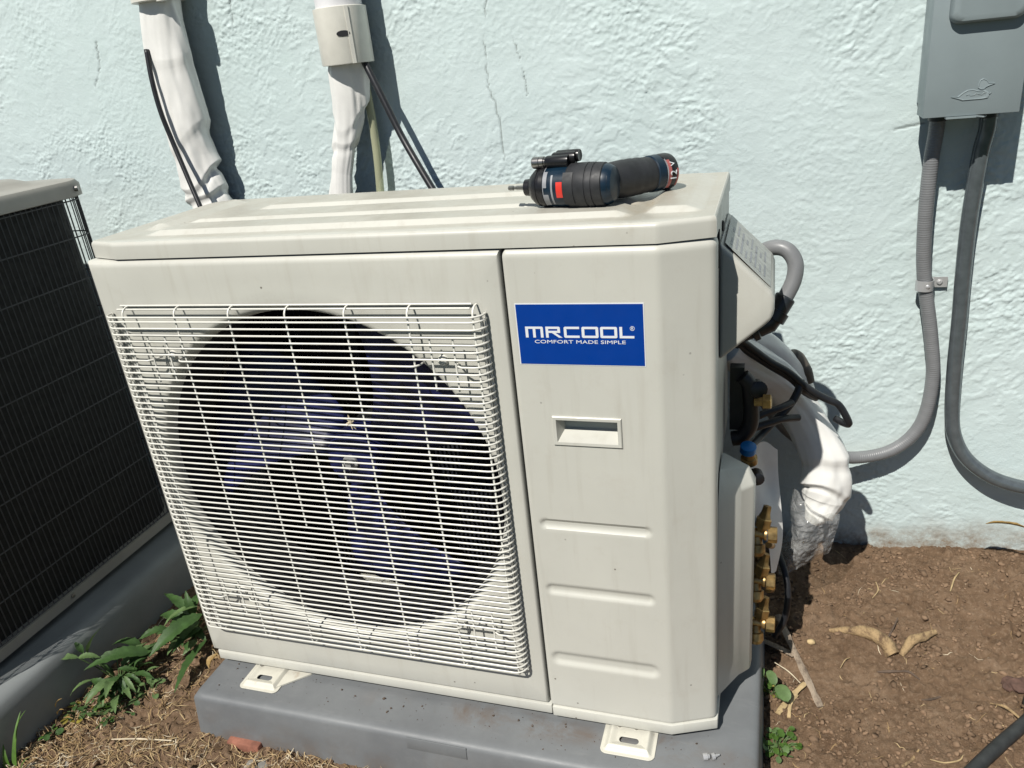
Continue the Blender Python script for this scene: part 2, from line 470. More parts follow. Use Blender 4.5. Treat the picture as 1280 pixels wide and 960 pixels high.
GZ = np.where((np.abs(GX) < 3) & (GY > -3) & (GY < 1), soil_full(GX, GY), soil_h(GX, GY))
ground = grid_mesh('ground', np.stack([GX, GY, GZ], -1).reshape(-1, 3), len(gx), len(gy), M['soil'])
tag(ground, kind='structure')
def zg(x, y): return float(soil_full(np.array([x]), np.array([y]))[0])

# house wall with trowelled stucco relief
wx = axis(-1.60, 2.40, 0.005, -5.0, 6.0)
wx = np.unique(np.concatenate([wx[(wx < -0.801) | (wx > 1.621)], np.arange(-0.80, 1.6201, 0.0025)]).round(5))
wz = np.concatenate([[-0.35, -0.2], np.arange(-0.13, 1.30, 0.0025), [1.31, 1.34, 1.42, 1.6, 1.9, 2.3, 2.75]])
WX, WZ = np.meshgrid(wx, wz)
def stucco(x, z):
    k = sstep(-0.18, 0.18, fbm(x, z, 2.6, 2, 3))
    u, v = x, z
    def two(f):   # trowel strokes run two ways, blended by patch
        return f(0.82*x + 0.57*z, -0.57*x + 0.82*z)*k + f(0.97*x - 0.24*z, 0.24*x + 0.97*z)*(1-k)
    wa = fbm(x, z, 13, 3, 41); wb = fbm(x, z, 13, 3, 47)
    uu = u + 0.022*wa; vv = v + 0.022*wb
    qa, qb = 0.020*wa, 0.020*wb
    a = two(lambda p, q: fbm((p+qa)*0.7, (q+qb)*1.3, 33, 4, 51, 0.62))*1.25
    thr = 0.04 + 0.22*fbm(x, z, 4.2, 2, 61)
    plate = sstep(0.0, 0.035, a - thr)                       # raised trowel plates with crisp edges
    b = two(lambda p, q: fbm((p+qa)*0.75, (q+qb)*1.25, 92, 3, 71, 0.6))*1.2
    rough_zone = sstep(-0.10, 0.22, fbm(x, z, 6.0, 2, 81))
    blobs = sstep(0.10, 0.17, b)*rough_zone
    ridge = (1 - np.clip(np.abs(fbm(uu, vv, 20, 4, 95, 0.6))/0.035, 0, 1))**1.5*sstep(-0.05, 0.25, fbm(x, z, 5.0, 2, 99))
    drag = two(lambda p, q: fbm((p+qa)*0.4, (q+qb)*2.0, 60, 3, 105))*rough_zone
    quiet = 0.35 + 0.65*sstep(-0.22, 0.20, fbm(x, z, 3.3, 2, 143))
    h = (0.0013*plate + 0.0013*blobs + 0.0006*ridge + 0.0008*drag)*quiet + 0.0014*sstep(0.02, 0.16, fbm(x, z, 120, 3, 111))*(0.25 + 0.75*rough_zone)*quiet
    h = h*0.78
    return h + 0.0030*fbm(x, z, 3.0, 2, 121) + 0.0007*fbm(x, z, 11, 2, 123)
SH = stucco(WX, WZ)
crk = np.full(WX.shape, 1.0)
def crack(pts, w, amp=0.004, s=0):
    global crk
    P = spline([(a, b, 0) for a, b in pts], 60)
    for i in range(len(P)-1):
        a, b = P[i], P[i+1]
        jx = amp*float(perlin([a.z + i*0.45], [s + 0.3], s)[0])
        x0, z0, x1, z1 = a.x+jx, a.y, b.x+amp*float(perlin([(i+1)*0.45], [s + 0.3], s)[0]), b.y
        jx = 0
        ix = np.where((wx > min(x0, x1)-0.01) & (wx < max(x0, x1)+0.01))[0]
        iz = np.where((wz > min(z0, z1)-0.01) & (wz < max(z0, z1)+0.01))[0]
        if len(ix) == 0 or len(iz) == 0: continue
        X, Z = np.meshgrid(wx[ix], wz[iz]); dx, dz = x1-x0, z1-z0
        t = np.clip(((X-x0)*dx + (Z-z0)*dz)/max(1e-9, dx*dx+dz*dz), 0, 1)
        d = np.hypot(X-x0-t*dx, Z-z0-t*dz)/w
        sl = np.ix_(iz, ix); crk[sl] = np.minimum(crk[sl], d)
crack([XZ((0.4877, 0.6200, 1.1115)), XZ((0.4758, 0.6200, 1.0549)), XZ((0.4740, 0.6200, 1.0011)), XZ((0.4749, 0.6200, 0.9543)), XZ((0.4889, 0.6200, 0.9024)), XZ((0.4920, 0.6200, 0.8108))], 0.0017, 0.004, 1)
crack([XZ((-0.0693, 0.6200, 1.1761)), XZ((-0.0774, 0.6200, 1.1286))], 0.0018, 0.003, 2)
crack([XZ((-0.4429, 0.6200, 1.1353)), XZ((-0.4525, 0.6200, 1.0827)), XZ((-0.4798, 0.6200, 1.0441))], 0.0022, 0.005, 3)
crack([XZ((1.2055, 0.6200, 0.8258)), XZ((1.2520, 0.6200, 0.8329))], 0.0022, 0.002, 4)
crack([XZ((0.5326, 0.6200, 1.0434)), XZ((0.5476, 0.6200, 0.9726)), XZ((0.5520, 0.6200, 0.9360))], 0.0011, 0.003, 5)
crv = (1 - sstep(0.3, 1.1, crk))*sstep(-0.45, 0.15, fbm(WX, WZ, 28, 2, 301))
SH = SH - 0.0025*crv
wall = grid_mesh('house_wall', np.stack([WX, WALL_Y - SH, WZ], -1).reshape(-1, 3), len(wx), len(wz), M['wall'])
fattr(wall, 'crack', (crv*0.7).reshape(-1))
fattr(wall, 'soil', (1 - sstep(0.0, 0.085, WZ - soil_h(WX, np.full_like(WX, 0.6)) + 0.03*fbm(WX, WZ, 14, 3, 131))).reshape(-1))
tag(wall, 'pale mint green stucco house wall with hairline cracks behind the units', 'wall')

# ================================================================== MINI SPLIT CONDENSER
W, D, H1 = 0.946, 0.340, 0.790
SEAM = 0.6795
CX, CY = 0.067, 0.027
unit = empty('air_conditioner', (0.47, 0.17, 0.0))
tag(unit, 'cream outdoor condenser with a round fan behind a wire grille and a blue sticker', 'air conditioner')
FC = (0.342, 0.410); FR = 0.304

# --- base pan with its visible front lip (two runs, split at the seam)
b = MB()
def plan_prism(pts, z0, z1): b.prism([(x, y, z0) for x, y in pts], (0, 0, z1-z0))
plan_prism([(0.016, -0.0012), (SEAM+0.0035, -0.0012), (SEAM+0.0035, 0.30), (0.0, 0.30), (0.0, 0.022)], 0.001, 0.0195)
b.build('base_pan', M['base_paint'], unit, bevel=0.0015)
b = MB()
plan_prism([(SEAM+0.005, -0.0025), (W-CX, -0.0025), (W+0.002, CY-0.002), (W+0.002, D-0.004), (SEAM+0.005, D-0.004)], -0.0008, 0.0185)
b.build('base_pan', M['base_paint'], unit, bevel=0.0015)

# --- fan side front panel: plate with a round opening, edges rolled back
def rolled_panel(x0, x1, z0, z1, off, depth, hole):
    """off=(l,r,t,b) widths of the rolled edge"""
    l, r, t, bt = off
    ix0, ix1, iz0, iz1 = x0+l, x1-r, z0+bt, z1-t
    cx, cz, R = hole
    ang = set(np.linspace(0, 2*PI, 128, endpoint=False).tolist())
    for px, pz in ((ix0, iz0), (ix1, iz0), (ix1, iz1), (ix0, iz1)):
        ang.add(math.atan2(pz-cz, px-cx) % (2*PI))
    ang = sorted(ang); n = len(ang); V = []; F = []
    rim = []
    for a in ang:
        c, s = math.cos(a), math.sin(a); k = 1e9
        if c > 1e-9: k = min(k, (ix1-cx)/c)
        if c < -1e-9: k = min(k, (ix0-cx)/c)
        if s > 1e-9: k = min(k, (iz1-cz)/s)
        if s < -1e-9: k = min(k, (iz0-cz)/s)
        rim.append((cx+c*k, cz+s*k))
    rings = []
    for yy, rr in ((0.024, R-0.0096), (0.018, R-0.0092), (0.012, R-0.0075), (0.005, R-0.004), (0.0012, R), (0.0, R+0.005)):
        rings.append([(cx+math.cos(a)*rr, yy, cz+math.sin(a)*rr) for a in ang])
    for t_ in (0.35, 0.7, 1.0):
        rings.append([((cx+math.cos(a)*(R+0.005))*(1-t_)+q[0]*t_, 0.0, (cz+math.sin(a)*(R+0.005))*(1-t_)+q[1]*t_) for a, q in zip(ang, rim)])
    for k in range(1, 7):
        ph = k/6*PI/2; ring = []
        for x, z in rim:
            ox = (r if x > ix1-1e-6 else (-l if x < ix0+1e-6 else 0)); oz = (t if z > iz1-1e-6 else (-bt if z < iz0+1e-6 else 0))
            ring.append((x+ox*math.sin(ph), depth*(1-math.cos(ph)), z+oz*math.sin(ph)))
        rings.append(ring)
    rings.append([(x, 0.05, z) for x, _, z in rings[-1]])
    for rg in rings: V += rg
    for k in range(len(rings)-1):
        for j in range(n):
            j2 = (j+1) % n
            F.append((k*n+j, k*n+j2, (k+1)*n+j2, (k+1)*n+j))
    return V, F
V, F = rolled_panel(0.0, SEAM-0.0015, 0.021, H1-0.0015, (0.013, 0.0045, 0.011, 0.004), 0.011, (FC[0], FC[1], FR))
fp = make('fan_panel', V, F, M['paint'], unit, smooth=40)

# --- inlet ring, interior, fan
m = MB()
n = 96; V = []; F = []
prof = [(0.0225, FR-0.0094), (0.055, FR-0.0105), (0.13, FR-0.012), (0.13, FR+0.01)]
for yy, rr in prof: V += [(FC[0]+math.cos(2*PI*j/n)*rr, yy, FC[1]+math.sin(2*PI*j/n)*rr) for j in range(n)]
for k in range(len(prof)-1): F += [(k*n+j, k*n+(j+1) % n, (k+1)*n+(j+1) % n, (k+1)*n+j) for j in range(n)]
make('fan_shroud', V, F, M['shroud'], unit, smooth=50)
m = MB(); m.box((0.012, 0.262, 0.03), (0.665, 0.266, H1-0.02)); coil = m.build('coil', M['coil'], unit)
m = MB()
for k in range(70):
    x = 0.03 + k*0.009; m.box((x, 0.256, 0.05), (x+0.0016, 0.2615, 0.75))
tag(m.build('coil_fin', M['coil'], coil), kind='stuff')
m = MB(); m.box((0.668, 0.052, 0.03), (0.671, D-0.02, H1-0.01)); m.build('partition', M['dark_in'], unit)
m = MB()
m.box((FC[0]-0.03, 0.205, 0.06), (FC[0]-0.018, 0.222, H1-0.03)); m.box((FC[0]+0.018, 0.205, 0.06), (FC[0]+0.03, 0.222, H1-0.03))
m.build('motor_bracket', M['dark_in'], unit)
m = MB(); m.lathe((FC[0], 0.14, FC[1]), (0, 1, 0), [(0, 0.02), (0.004, 0.048), (0.06, 0.05), (0.064, 0.03)], 28); m.build('fan_motor', M['dark_in'], unit, smooth=40)
m = MB(); m.lathe((FC[0], 0.085, FC[1]), (0, 1, 0), [(0, 0.0), (0.0, 0.03), (0.004, 0.046), (0.014, 0.052), (0.062, 0.052)], 40, cap=False)
fan = m.build('fan', M['fan'], unit, smooth=40)
m = MB(); m.lathe((FC[0], 0.073, FC[1]), (0, 1, 0), [(0, 0.006), (0.004, 0.008), (0.012, 0.008)], 6); m.lathe((FC[0], 0.081, FC[1]), (0, 1, 0), [(0, 0.014), (0.004, 0.014)], 20)
m.build('fan_nut', M['zinc'], fan, smooth=30)
for k in range(3):
    a0 = math.radians(-102 + 120*k); V = []; F = []; nr, na = 10, 14
    for i in range(nr+1):
        t = i/nr; rr = 0.048 + t*(FR-0.026-0.048)
        w0 = -0.36 + 0.30*t**1.4; w1 = 0.62 + 0.42*t
        for j in range(na+1):
            s_ = j/na; a = a0 + w0 + (w1-w0)*s_
            rr2 = rr + (0.008*math.sin(PI*s_) if i == nr else 0)
            y = 0.150 - 0.075*(s_**0.85)*(0.65+0.35*t) + 0.010*math.sin(PI*s_)
            V.append((FC[0]+math.cos(a)*rr2, y, FC[1]+math.sin(a)*rr2))
    F = [(i*(na+1)+j, i*(na+1)+j+1, (i+1)*(na+1)+j+1, (i+1)*(na+1)+j) for i in range(nr) for j in range(na)]
    o = make('fan_blade', V, F, M['fan'], fan, smooth=60)
    sm = o.modifiers.new('thick', 'SOLIDIFY'); sm.thickness = 0.003

# --- wire grille
GXL, GXR, GZT, GZB, GD = 0.025, 0.652, 0.7185, 0.088, 0.0230
WR = 0.0015
m = MB()
for z, y in ((GZT, -0.003), (GZT-0.0035, -0.011)):
    m.tube([(GXL+0.022, y, z), (GXR-0.018, y, z)], WR, 6)
m.tube([(GXL+0.022, -0.003, GZB), (GXR-0.018, -0.003, GZB)], WR, 6)
for x in (GXL, GXR):
    s_ = 1 if x == GXL else -1
    m.tube([(x+s_*0.0015, -0.003, GZB+0.008), (x+s_*0.0015, -0.003, GZT-0.012)], WR, 6)
    m.tube([(x+s_*0.004, -0.0125, GZB+0.010), (x+s_*0.004, -0.0125, GZT-0.014)], WR, 6)
grille = m.build('fan_grille', M['wire_paint'], unit, smooth=60)
def arc_path(a, b, r, y_front, y_back):
    """front run from x=a to x=b, bending back to y_back at both ends"""
    pts = [(a, y_back, 0)]
    for k in range(6):
        t = k/5*PI/2; pts.append((a + r*(1-math.cos(t)), y_front + r*(1-math.sin(t)), 0))
    for k in range(6):
        t = (1-k/5)*PI/2; pts.append((b - r*(1-math.cos(t)), y_front + r*(1-math.sin(t)), 0))
    pts.append((b, y_back, 0)); return pts
m = MB(); m.tube(arc_path(GXL, GXR, 0.018, -GD, -0.002), WR, 6)
wz_list = [0.7060, 0.6988] + [0.6988 - 0.01066*k for k in range(1, 57)]
w0 = m.build('grille_wire', M['wire_paint'], grille, smooth=60)
w0.location.z = wz_list[0]
clip_rows = [min(range(len(wz_list)), key=lambda i: abs(wz_list[i]-z)) for z in (0.636, 0.178)]
def split_wire(z):
    m = MB()
    segs = ((GXL, 0.097), (0.142, 0.552), (0.606, GXR))
    for i, (a, b_) in enumerate(segs):
        p = arc_path(a, b_, 0.012 if i == 1 else 0.018, -GD, -0.002)
        if i == 0: p = p[:7] + [(b_-0.010, -GD, 0), (b_-0.003, -GD+0.004, 0), (b_, -GD+0.012, 0), (b_+0.004, -0.004, 0)]
        if i == 2: p = [(a-0.004, -0.004, 0), (a, -GD+0.012, 0), (a+0.003, -GD+0.004, 0), (a+0.010, -GD, 0)] + p[7:]
        m.tube([(x, y, z) for x, y, _ in p], WR, 6)
    return m.build('grille_wire', M['wire_paint'], grille, smooth=60)
for i, z in enumerate(wz_list[1:], 1):
    if i in clip_rows: split_wire(z); continue
    c = w0.copy(); link(c); c.parent = grille; c.location = (w0.location.x, w0.location.y, z)
def vwire(x, z1, z0, bend=True, y=-GD+0.0032):
    p = []
    if bend:
        p = [(x, -0.002, z1+0.012)] + [(x, y + 0.012*(1-math.sin(t)), z1 + 0.012*math.cos(t)) for t in np.linspace(0.15, PI/2, 5)]
        p += [(x, y + 0.010*(1-math.sin(t)), z0 - 0.008*math.cos(t)) for t in np.linspace(PI/2, 0.15, 5)] + [(x, -0.002, z0-0.010)]
    else: p = [(x, y, z1), (x, y, z0)]
    m = MB(); m.tube(p, WR*0.95, 6); return m.build('grille_wire', M['wire_paint'], grille, smooth=60)
for x in (0.0625, 0.1600, 0.2570, 0.3535, 0.4490, 0.5455, 0.6400): vwire(x, 0.7060, 0.1000)
vwire(0.304, 0.474, 0.348, False); vwire(0.397, 0.474, 0.348, False)
for x in (0.098, 0.131, 0.573, 0.607): vwire(x, 0.676, 0.598, False); vwire(x, 0.216, 0.140, False)
# screw bosses behind the grille corners
for x, z in ((0.119, 0.636), (0.580, 0.636), (0.119, 0.178), (0.580, 0.178)):
    m = MB(); m.lathe((x, -0.0060, z), (0, 1, 0), [(0, 0.003), (0.0015, 0.0065), (0.006, 0.008)], 14); m.build('screw', M['wire_paint'], grille, smooth=40)

# scrap of pale lint caught on the wires
m = MB(); c = Vector((0.4262, -0.0220, 0.5430)); r_ = random.Random(3)
for k in range(9):
    dv = Vector((r_.uniform(-.013, .013), r_.uniform(-.003, .003), r_.uniform(-.012, .012)))
    p, q = c - dv, c + dv*r_.uniform(.4, 1)
    m.tube(spline([p, c, q], 7), [0.0004, 0.0012, 0.0018, 0.0016, 0.0014, 0.0009, 0.0004], 5)
lint = m.build('lint_scrap', M['straw_d'], smooth=60); tag(lint, 'crumpled scrap of pale lint caught on the fan grille wires near the centre', 'scrap')
# --- service panel on the right with a chamfered corner, pressed ribs and a recessed grip
path = []   # plan (x,y) with arclength
def rc(p, q, r_, pts=6): pass
px0, px1 = SEAM+0.0015, W-CX
plan = [(px0, 0.006), (px0+0.0008, 0.0025), (px0+0.003, 0.0006), (px0+0.006, 0.0)]
xs_front = list(np.arange(px0+0.009, px1-0.006, 0.003))
HX0, HX1, HZ0, HZ1 = 0.7335, 0.8205, 0.5165, 0.5525
for hx in (HX0, HX1):
    k = min(range(len(xs_front)), key=lambda i: abs(xs_front[i]-hx)); xs_front[k] = hx
plan += [(x, 0.0) for x in xs_front]
cd = Vector((CX, CY)).normalized()
A = Vector((px1-0.005, 0)); Bc = Vector((px1, 0)); Cc = Bc + cd*0.005
for t in (0, .25, .5, .75, 1): q = A*(1-t)**2 + Bc*2*t*(1-t) + Cc*t*t; plan.append((q.x, q.y))
E0 = Vector((W, CY))
for t in np.linspace(0.1, 0.84, 12): q = Bc.lerp(E0, t); plan.append((q.x, q.y))
A = Bc.lerp(E0, 0.88); G = Vector((W, CY+0.009))
for t in (0, .2, .4, .6, .8, 1): q = A*(1-t)**2 + E0*2*t*(1-t) + G*t*t; plan.append((q.x, q.y))
plan.append((W, CY+0.022))
zs = [0.0185] + list(np.arange(0.022, 0.772, 0.003)) + [0.775, 0.778, 0.781, 0.7835, 0.786, 0.7875, 0.7885]
for hz in (HZ0, HZ1):
    k = min(range(len(zs)), key=lambda i: abs(zs[i]-hz)); zs[k] = hz
PX = np.array([p[0] for p in plan]); PY = np.array([p[1] for p in plan]); ZS = np.array(zs)
nrm = np.zeros((len(plan), 2))
for i in range(len(plan)):
    a = plan[max(i-1, 0)]; c_ = plan[min(i+1, len(plan)-1)]; t = Vector((c_[0]-a[0], c_[1]-a[1])).normalized()
    nrm[i] = (t.y, -t.x)
X2, Z2 = np.meshgrid(PX, ZS); Y2 = np.tile(PY, (len(zs), 1))
dep = np.zeros_like(X2)
for zc, h_ in ((0.3785, 0.0085), (0.2600, 0.0095), (0.1235, 0.0130)):
    dx = np.maximum(np.abs(X2-0.7775) - 0.073, 0); dz = np.abs(Z2-zc) / 1.0
    d = np.hypot(dx, np.maximum(dz, 0)); dep += 0.0040*(1 - sstep(h_*0.35, h_*1.15, d))*(np.abs(X2-0.7775) < 0.1)
roll = np.where(Z2 > 0.7785, 0.0095*(1-np.sqrt(np.clip(1-((Z2-0.7785)/0.0105)**2, 0, 1))), 0) + np.where(Z2 < 0.0215, 0.002, 0)
tot = dep + roll
VX = X2 - nrm[:, 0]*tot; VY = Y2 - nrm[:, 1]*tot
mask = np.ones((len(zs)-1, len(plan)-1), bool)
for i in range(len(plan)-1):
    for j in range(len(zs)-1):
        xm = (PX[i]+PX[i+1])/2; zm = (ZS[j]+ZS[j+1])/2
        if HX0 < xm < HX1 and HZ0 < zm < HZ1 and PY[i] < 0.001: mask[j, i] = False
panel = grid_mesh('service_panel', np.stack([VX, VY, Z2], -1).reshape(-1, 3), len(plan), len(zs), M['paint'], unit, smooth=30, mask=mask)
# grip: raised lip and sloping pocket
m = MB()
lip = 0.0042
def ring(x0, x1, z0, z1, y): return [(x0, y, z0), (x1, y, z0), (x1, y, z1), (x0, y, z1)]
rings = [ring(HX0-lip, HX1+lip, HZ0-lip, HZ1+lip, 0.0005), ring(HX0-lip, HX1+lip, HZ0-lip, HZ1+lip, -0.0016), ring(HX0-lip+0.0012, HX1+lip-0.0012, HZ0-lip+0.0012, HZ1+lip-0.0012, -0.0026),
         ring(HX0+0.001, HX1-0.001, HZ0+0.001, HZ1-0.001, -0.0022), ring(HX0+0.0018, HX1-0.0018, HZ0+0.0018, HZ1-0.0018, 0.0),
         [(HX0+0.0095, 0.019, HZ0+0.0150), (HX1-0.0040, 0.019, HZ0+0.0150), (HX1-0.0035, 0.023, HZ1-0.002), (HX0+0.004, 0.023, HZ1-0.002)]]
V = [q for r_ in rings for q in r_]; F = []
for k in range(len(rings)-1): F += [(k*4+j, k*4+(j+1) % 4, (k+1)*4+(j+1) % 4, (k+1)*4+j) for j in range(4)]
k = (len(rings)-1)*4; F.append((k, k+1, k+2, k+3))
make('handle', V, F, M['paint'], unit, smooth=25)

# --- sticker and its print
SX0, SX1, SZ0, SZ1 = 0.6935, 0.8590, 0.6335, 0.7165
m = MB(); m.box((SX0-0.0012, -0.00045, SZ0-0.0012), (SX1+0.0012, 0.0004, SZ1+0.0012)); st = m.build('sticker', M['white_print'], unit)
m = MB(); m.box((SX0, -0.0008, SZ0), (SX1, -0.0003, SZ1)); m.build('sticker_field', M['blue'], st)
YT = -0.00125
m = MB()
def stroke(poly): m.prism([(x, YT, z) for x, z in poly], (0, 0.0007, 0))
def rect(x0, x1, z0, z1): stroke([(x0, z0), (x1, z0), (x1, z1), (x0, z1)])
LZ0, LZ1, LT = 0.6712, 0.6862, 0.0036
ht = 0.0030
# M
rect(0.7040, 0.7040+LT*1.05, LZ0, LZ1-ht); rect(0.7142, 0.7142+LT, LZ0, LZ1-ht); rect(0.7246, 0.7246+LT, LZ0, LZ1-ht)
stroke([(0.7040, LZ1-ht+.0001), (0.7282, LZ1-ht+.0001), (0.7282, LZ1-0.0012), (0.7268, LZ1), (0.7040, LZ1)])
# R
rect(0.7316, 0.7316+LT, LZ0, LZ1-ht); stroke([(0.7316, LZ1-ht+.0001), (0.7510, LZ1-ht+.0001), (0.7510, LZ1-0.0012), (0.7496, LZ1), (0.7316, LZ1)])
rect(0.7474, 0.7510, LZ0+0.0066, LZ1-ht); rect(0.7353, 0.7473, LZ0+0.0066, LZ0+0.0066+0.0027)
stroke([(0.7400, LZ0+0.0065), (0.7490, LZ0), (0.7536, LZ0), (0.7446, LZ0+0.0065)])
# C
rect(0.7560, 0.7560+LT, LZ0+ht, LZ1-ht); stroke([(0.7560, LZ1-ht+.0001), (0.7765, LZ1-ht+.0001), (0.7765, LZ1), (0.7574, LZ1), (0.7560, LZ1-0.0012)])
stroke([(0.7574, LZ0), (0.7765, LZ0), (0.7765, LZ0+ht-.0001), (0.7560, LZ0+ht-.0001), (0.7560, LZ0+0.0012)])
for x0 in (0.7795, 0.8037):
    x1 = x0+0.0218
    rect(x0, x0+LT, LZ0+ht, LZ1-ht); rect(x1-LT, x1, LZ0+ht, LZ1-ht)
    stroke([(x0, LZ1-ht+.0001), (x1, LZ1-ht+.0001), (x1, LZ1-0.0012), (x1-0.0014, LZ1), (x0+0.0014, LZ1), (x0, LZ1-0.0012)])
    stroke([(x0, LZ0+0.0012), (x0+0.0014, LZ0), (x1-0.0014, LZ0), (x1, LZ0+0.0012), (x1, LZ0+ht-.0001), (x0, LZ0+ht-.0001)])
# L
rect(0.8284, 0.8284+LT, LZ0+ht, LZ1); rect(0.8284, 0.8470, LZ0, LZ0+ht-.0001)
m.build('lettering', M['white_print'], st)
def text_mesh(body, size, sx, name, mat, parent, org, right, up, normal, extrude=0.0003, spacing=1.0):
    cu = bpy.data.curves.new('text', 'FONT'); cu.body = body; cu.size = size; cu.extrude = extrude; cu.space_character = spacing
    cu.align_x = 'CENTER'; cu.align_y = 'CENTER'; cu.resolution_u = 3
    o = link(bpy.data.objects.new('text', cu)); bpy.context.view_layer.update()
    me = bpy.data.meshes.new_from_object(o.evaluated_get(bpy.context.evaluated_depsgraph_get()))
    bpy.data.objects.remove(o); bpy.data.curves.remove(cu)
    r_, u_, n_ = Vector(right), Vector(up), Vector(normal)
    me.transform(Matrix(((r_.x*sx, u_.x, n_.x, org[0]), (r_.y*sx, u_.y, n_.y, org[1]), (r_.z*sx, u_.z, n_.z, org[2]), (0, 0, 0, 1))))
    me.materials.clear(); me.name = name
    return finish(name, me, mat, parent)
text_mesh('COMFORT MADE SIMPLE', 0.0066, 1.66, 'tagline', M['white_print'], st, (0.7755, YT+0.0004, 0.6652), (1, 0, 0), (0, 0, 1), (0, -1, 0))
text_mesh('®', 0.0082, 1.0, 'trademark', M['white_print'], st, (0.8448, YT+0.0004, 0.6838), (1, 0, 0), (0, 0, 1), (0, -1, 0))

# --- lid with pressed ribs
def lid_h(x, y):
    def front(y0, wd): return sstep(y0, y0+wd, y)
    def rib(y0, y1, w=0.016, x0=0.085, x1=0.832):
        e = np.clip((x-x0)/0.03, 0, 1)*np.clip((x1+0.012-x)/0.022, 0, 1)
        return np.clip((y-y0)/w, 0, 1)*np.clip((y1+0.010-y)/0.010, 0, 1)*e
    h = 0.0070*np.maximum.reduce([rib(0.042, 0.098, 0.0085), rib(0.116, 0.184, 0.010, 0.10), rib(0.212, 0.295, 0.010, 0.17)])
    blk = np.clip((y-0.056)/0.009, 0, 1)*np.clip((x-0.855)/0.014, 0, 1)*np.clip((0.928-x)/0.022, 0, 1)*np.clip((0.315-y)/0.015, 0, 1)
    lf = np.clip((x-0.045)/0.02, 0, 1)*np.clip((0.095-x)/0.022, 0, 1)*np.clip((y-0.085)/0.02, 0, 1)*np.clip((0.315-y)/0.015, 0, 1)
    return np.maximum(h, 0.0070*np.maximum(blk, lf))
YF, YB, XL, XR = 0.0030, D+0.002, 0.001, W-0.0005
ZR = 0.8155
nu, nv = 300, 170
us = np.linspace(0, 1, nu); vs = np.linspace(0, 1, nv)
def xl_of(y): return XL + 0.060*np.clip((0.022-y)/(0.022-YF), 0, 1) + 0.05*np.clip((y-(YB-0.035))/0.035, 0, 1)**2
def xr_of(y): return XR - (CX+0.001)*np.clip((CY+0.001-y)/(CY+0.001-YF), 0, 1)
rr_ = 0.0065
V = []
rows = []
yy = YF + rr_ + (YB-YF-rr_-0.004)*vs
Yg = np.repeat(yy[:, None], nu, 1)
inset = rr_*0.85
xa = xl_of(yy - rr_*0.6) + inset*0.6; xb = xr_of(yy - rr_*0.6) - inset*0.7
Xg = xa[:, None] + (xb-xa)[:, None]*us[None, :]
Zg = ZR + lid_h(Xg, Yg)
top = np.stack([Xg, Yg, Zg], -1)
# rolled border following the plan outline
idx = np.arange(nu*nv).reshape(nv, nu)
loop = np.concatenate([idx[0, :], idx[1:, -1], idx[-1, -2::-1], idx[-2:0:-1, 0]])
base = top.reshape(-1, 3)
L0 = base[loop]
def outline(pt):
    x, y, z = pt
    return x, y
outer = []
for q in L0:
    outer.append(q.copy())
n0 = nu
tgt = []
for k, (i) in enumerate(loop):
    r_, c_ = divmod(int(i), nu); y = yy[r_]
    if r_ == 0:
        x = XL + 0.060 + 0.0 + (XR-CX-0.001 - XL-0.060)*us[c_] if 0 < c_ < nu-1 else (XL+0.060 if c_ == 0 else XR-CX-0.001)
        tgt.append((x, YF))
    elif c_ == nu-1: tgt.append((float(xr_of(np.array([y-rr_*1.0+(rr_+0.002)*r_/nv]))[0]), y-rr_*(1-r_/(nv-1))))
    elif c_ == 0: tgt.append((float(xl_of(np.array([y-rr_*1.0+(rr_+0.002)*r_/nv]))[0]), y-rr_*(1-r_/(nv-1))))
    else: tgt.append((q_ := base[i][0], YB))
verts = [tuple(p) for p in base]; faces = []
for j in range(nv-1):
    for i in range(nu-1): faces.append((idx[j, i], idx[j, i+1], idx[j+1, i+1], idx[j+1, i]))
prev = list(loop); nl = len(loop)
for k in range(1, 7):
    ph = k/5*PI/2 if k < 6 else None
    new = []
    for q, (tx, ty) in zip(L0, tgt):
        if k < 6:
            s_, c_ = math.sin(ph), math.cos(ph)
            new.append((q[0]+(tx-q[0])*s_, q[1]+(ty-q[1])*s_, min(q[2], ZR+0.001)-rr_*(1-c_) if k > 1 else (q[2]*0.5+(ZR+0.0005)*0.5)-rr_*(1-c_)))
        else: new.append((tx, ty, 0.7902))
    o_ = len(verts); verts += new; cur = list(range(o_, o_+nl))
    for j in range(nl): faces.append((prev[j], cur[j], cur[(j+1) % nl], prev[(j+1) % nl]))
    prev = cur
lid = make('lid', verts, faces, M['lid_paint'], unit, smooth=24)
lv = np.array(verts)
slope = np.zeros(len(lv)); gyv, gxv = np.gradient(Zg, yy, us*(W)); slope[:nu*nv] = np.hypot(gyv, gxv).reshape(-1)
fattr(lid, 'dust_and_shade', np.where(np.arange(len(lv)) < nu*nv, 1-sstep(0.05, 0.5, slope), 0)*sstep(0.012, 0.03, lv[:, 1]))  # painted shade mask: full on flats, none on slopes that face the sun
fattr(lid, 'stain', np.clip(np.exp(-(((lv[:, 0]-0.845)/0.028)**2 + ((lv[:, 1]-0.10)/0.07)**2)) + 0.5*np.exp(-(((lv[:, 0]-0.885)/0.03)**2 + ((lv[:, 1]-0.21)/0.09)**2)), 0, 1))

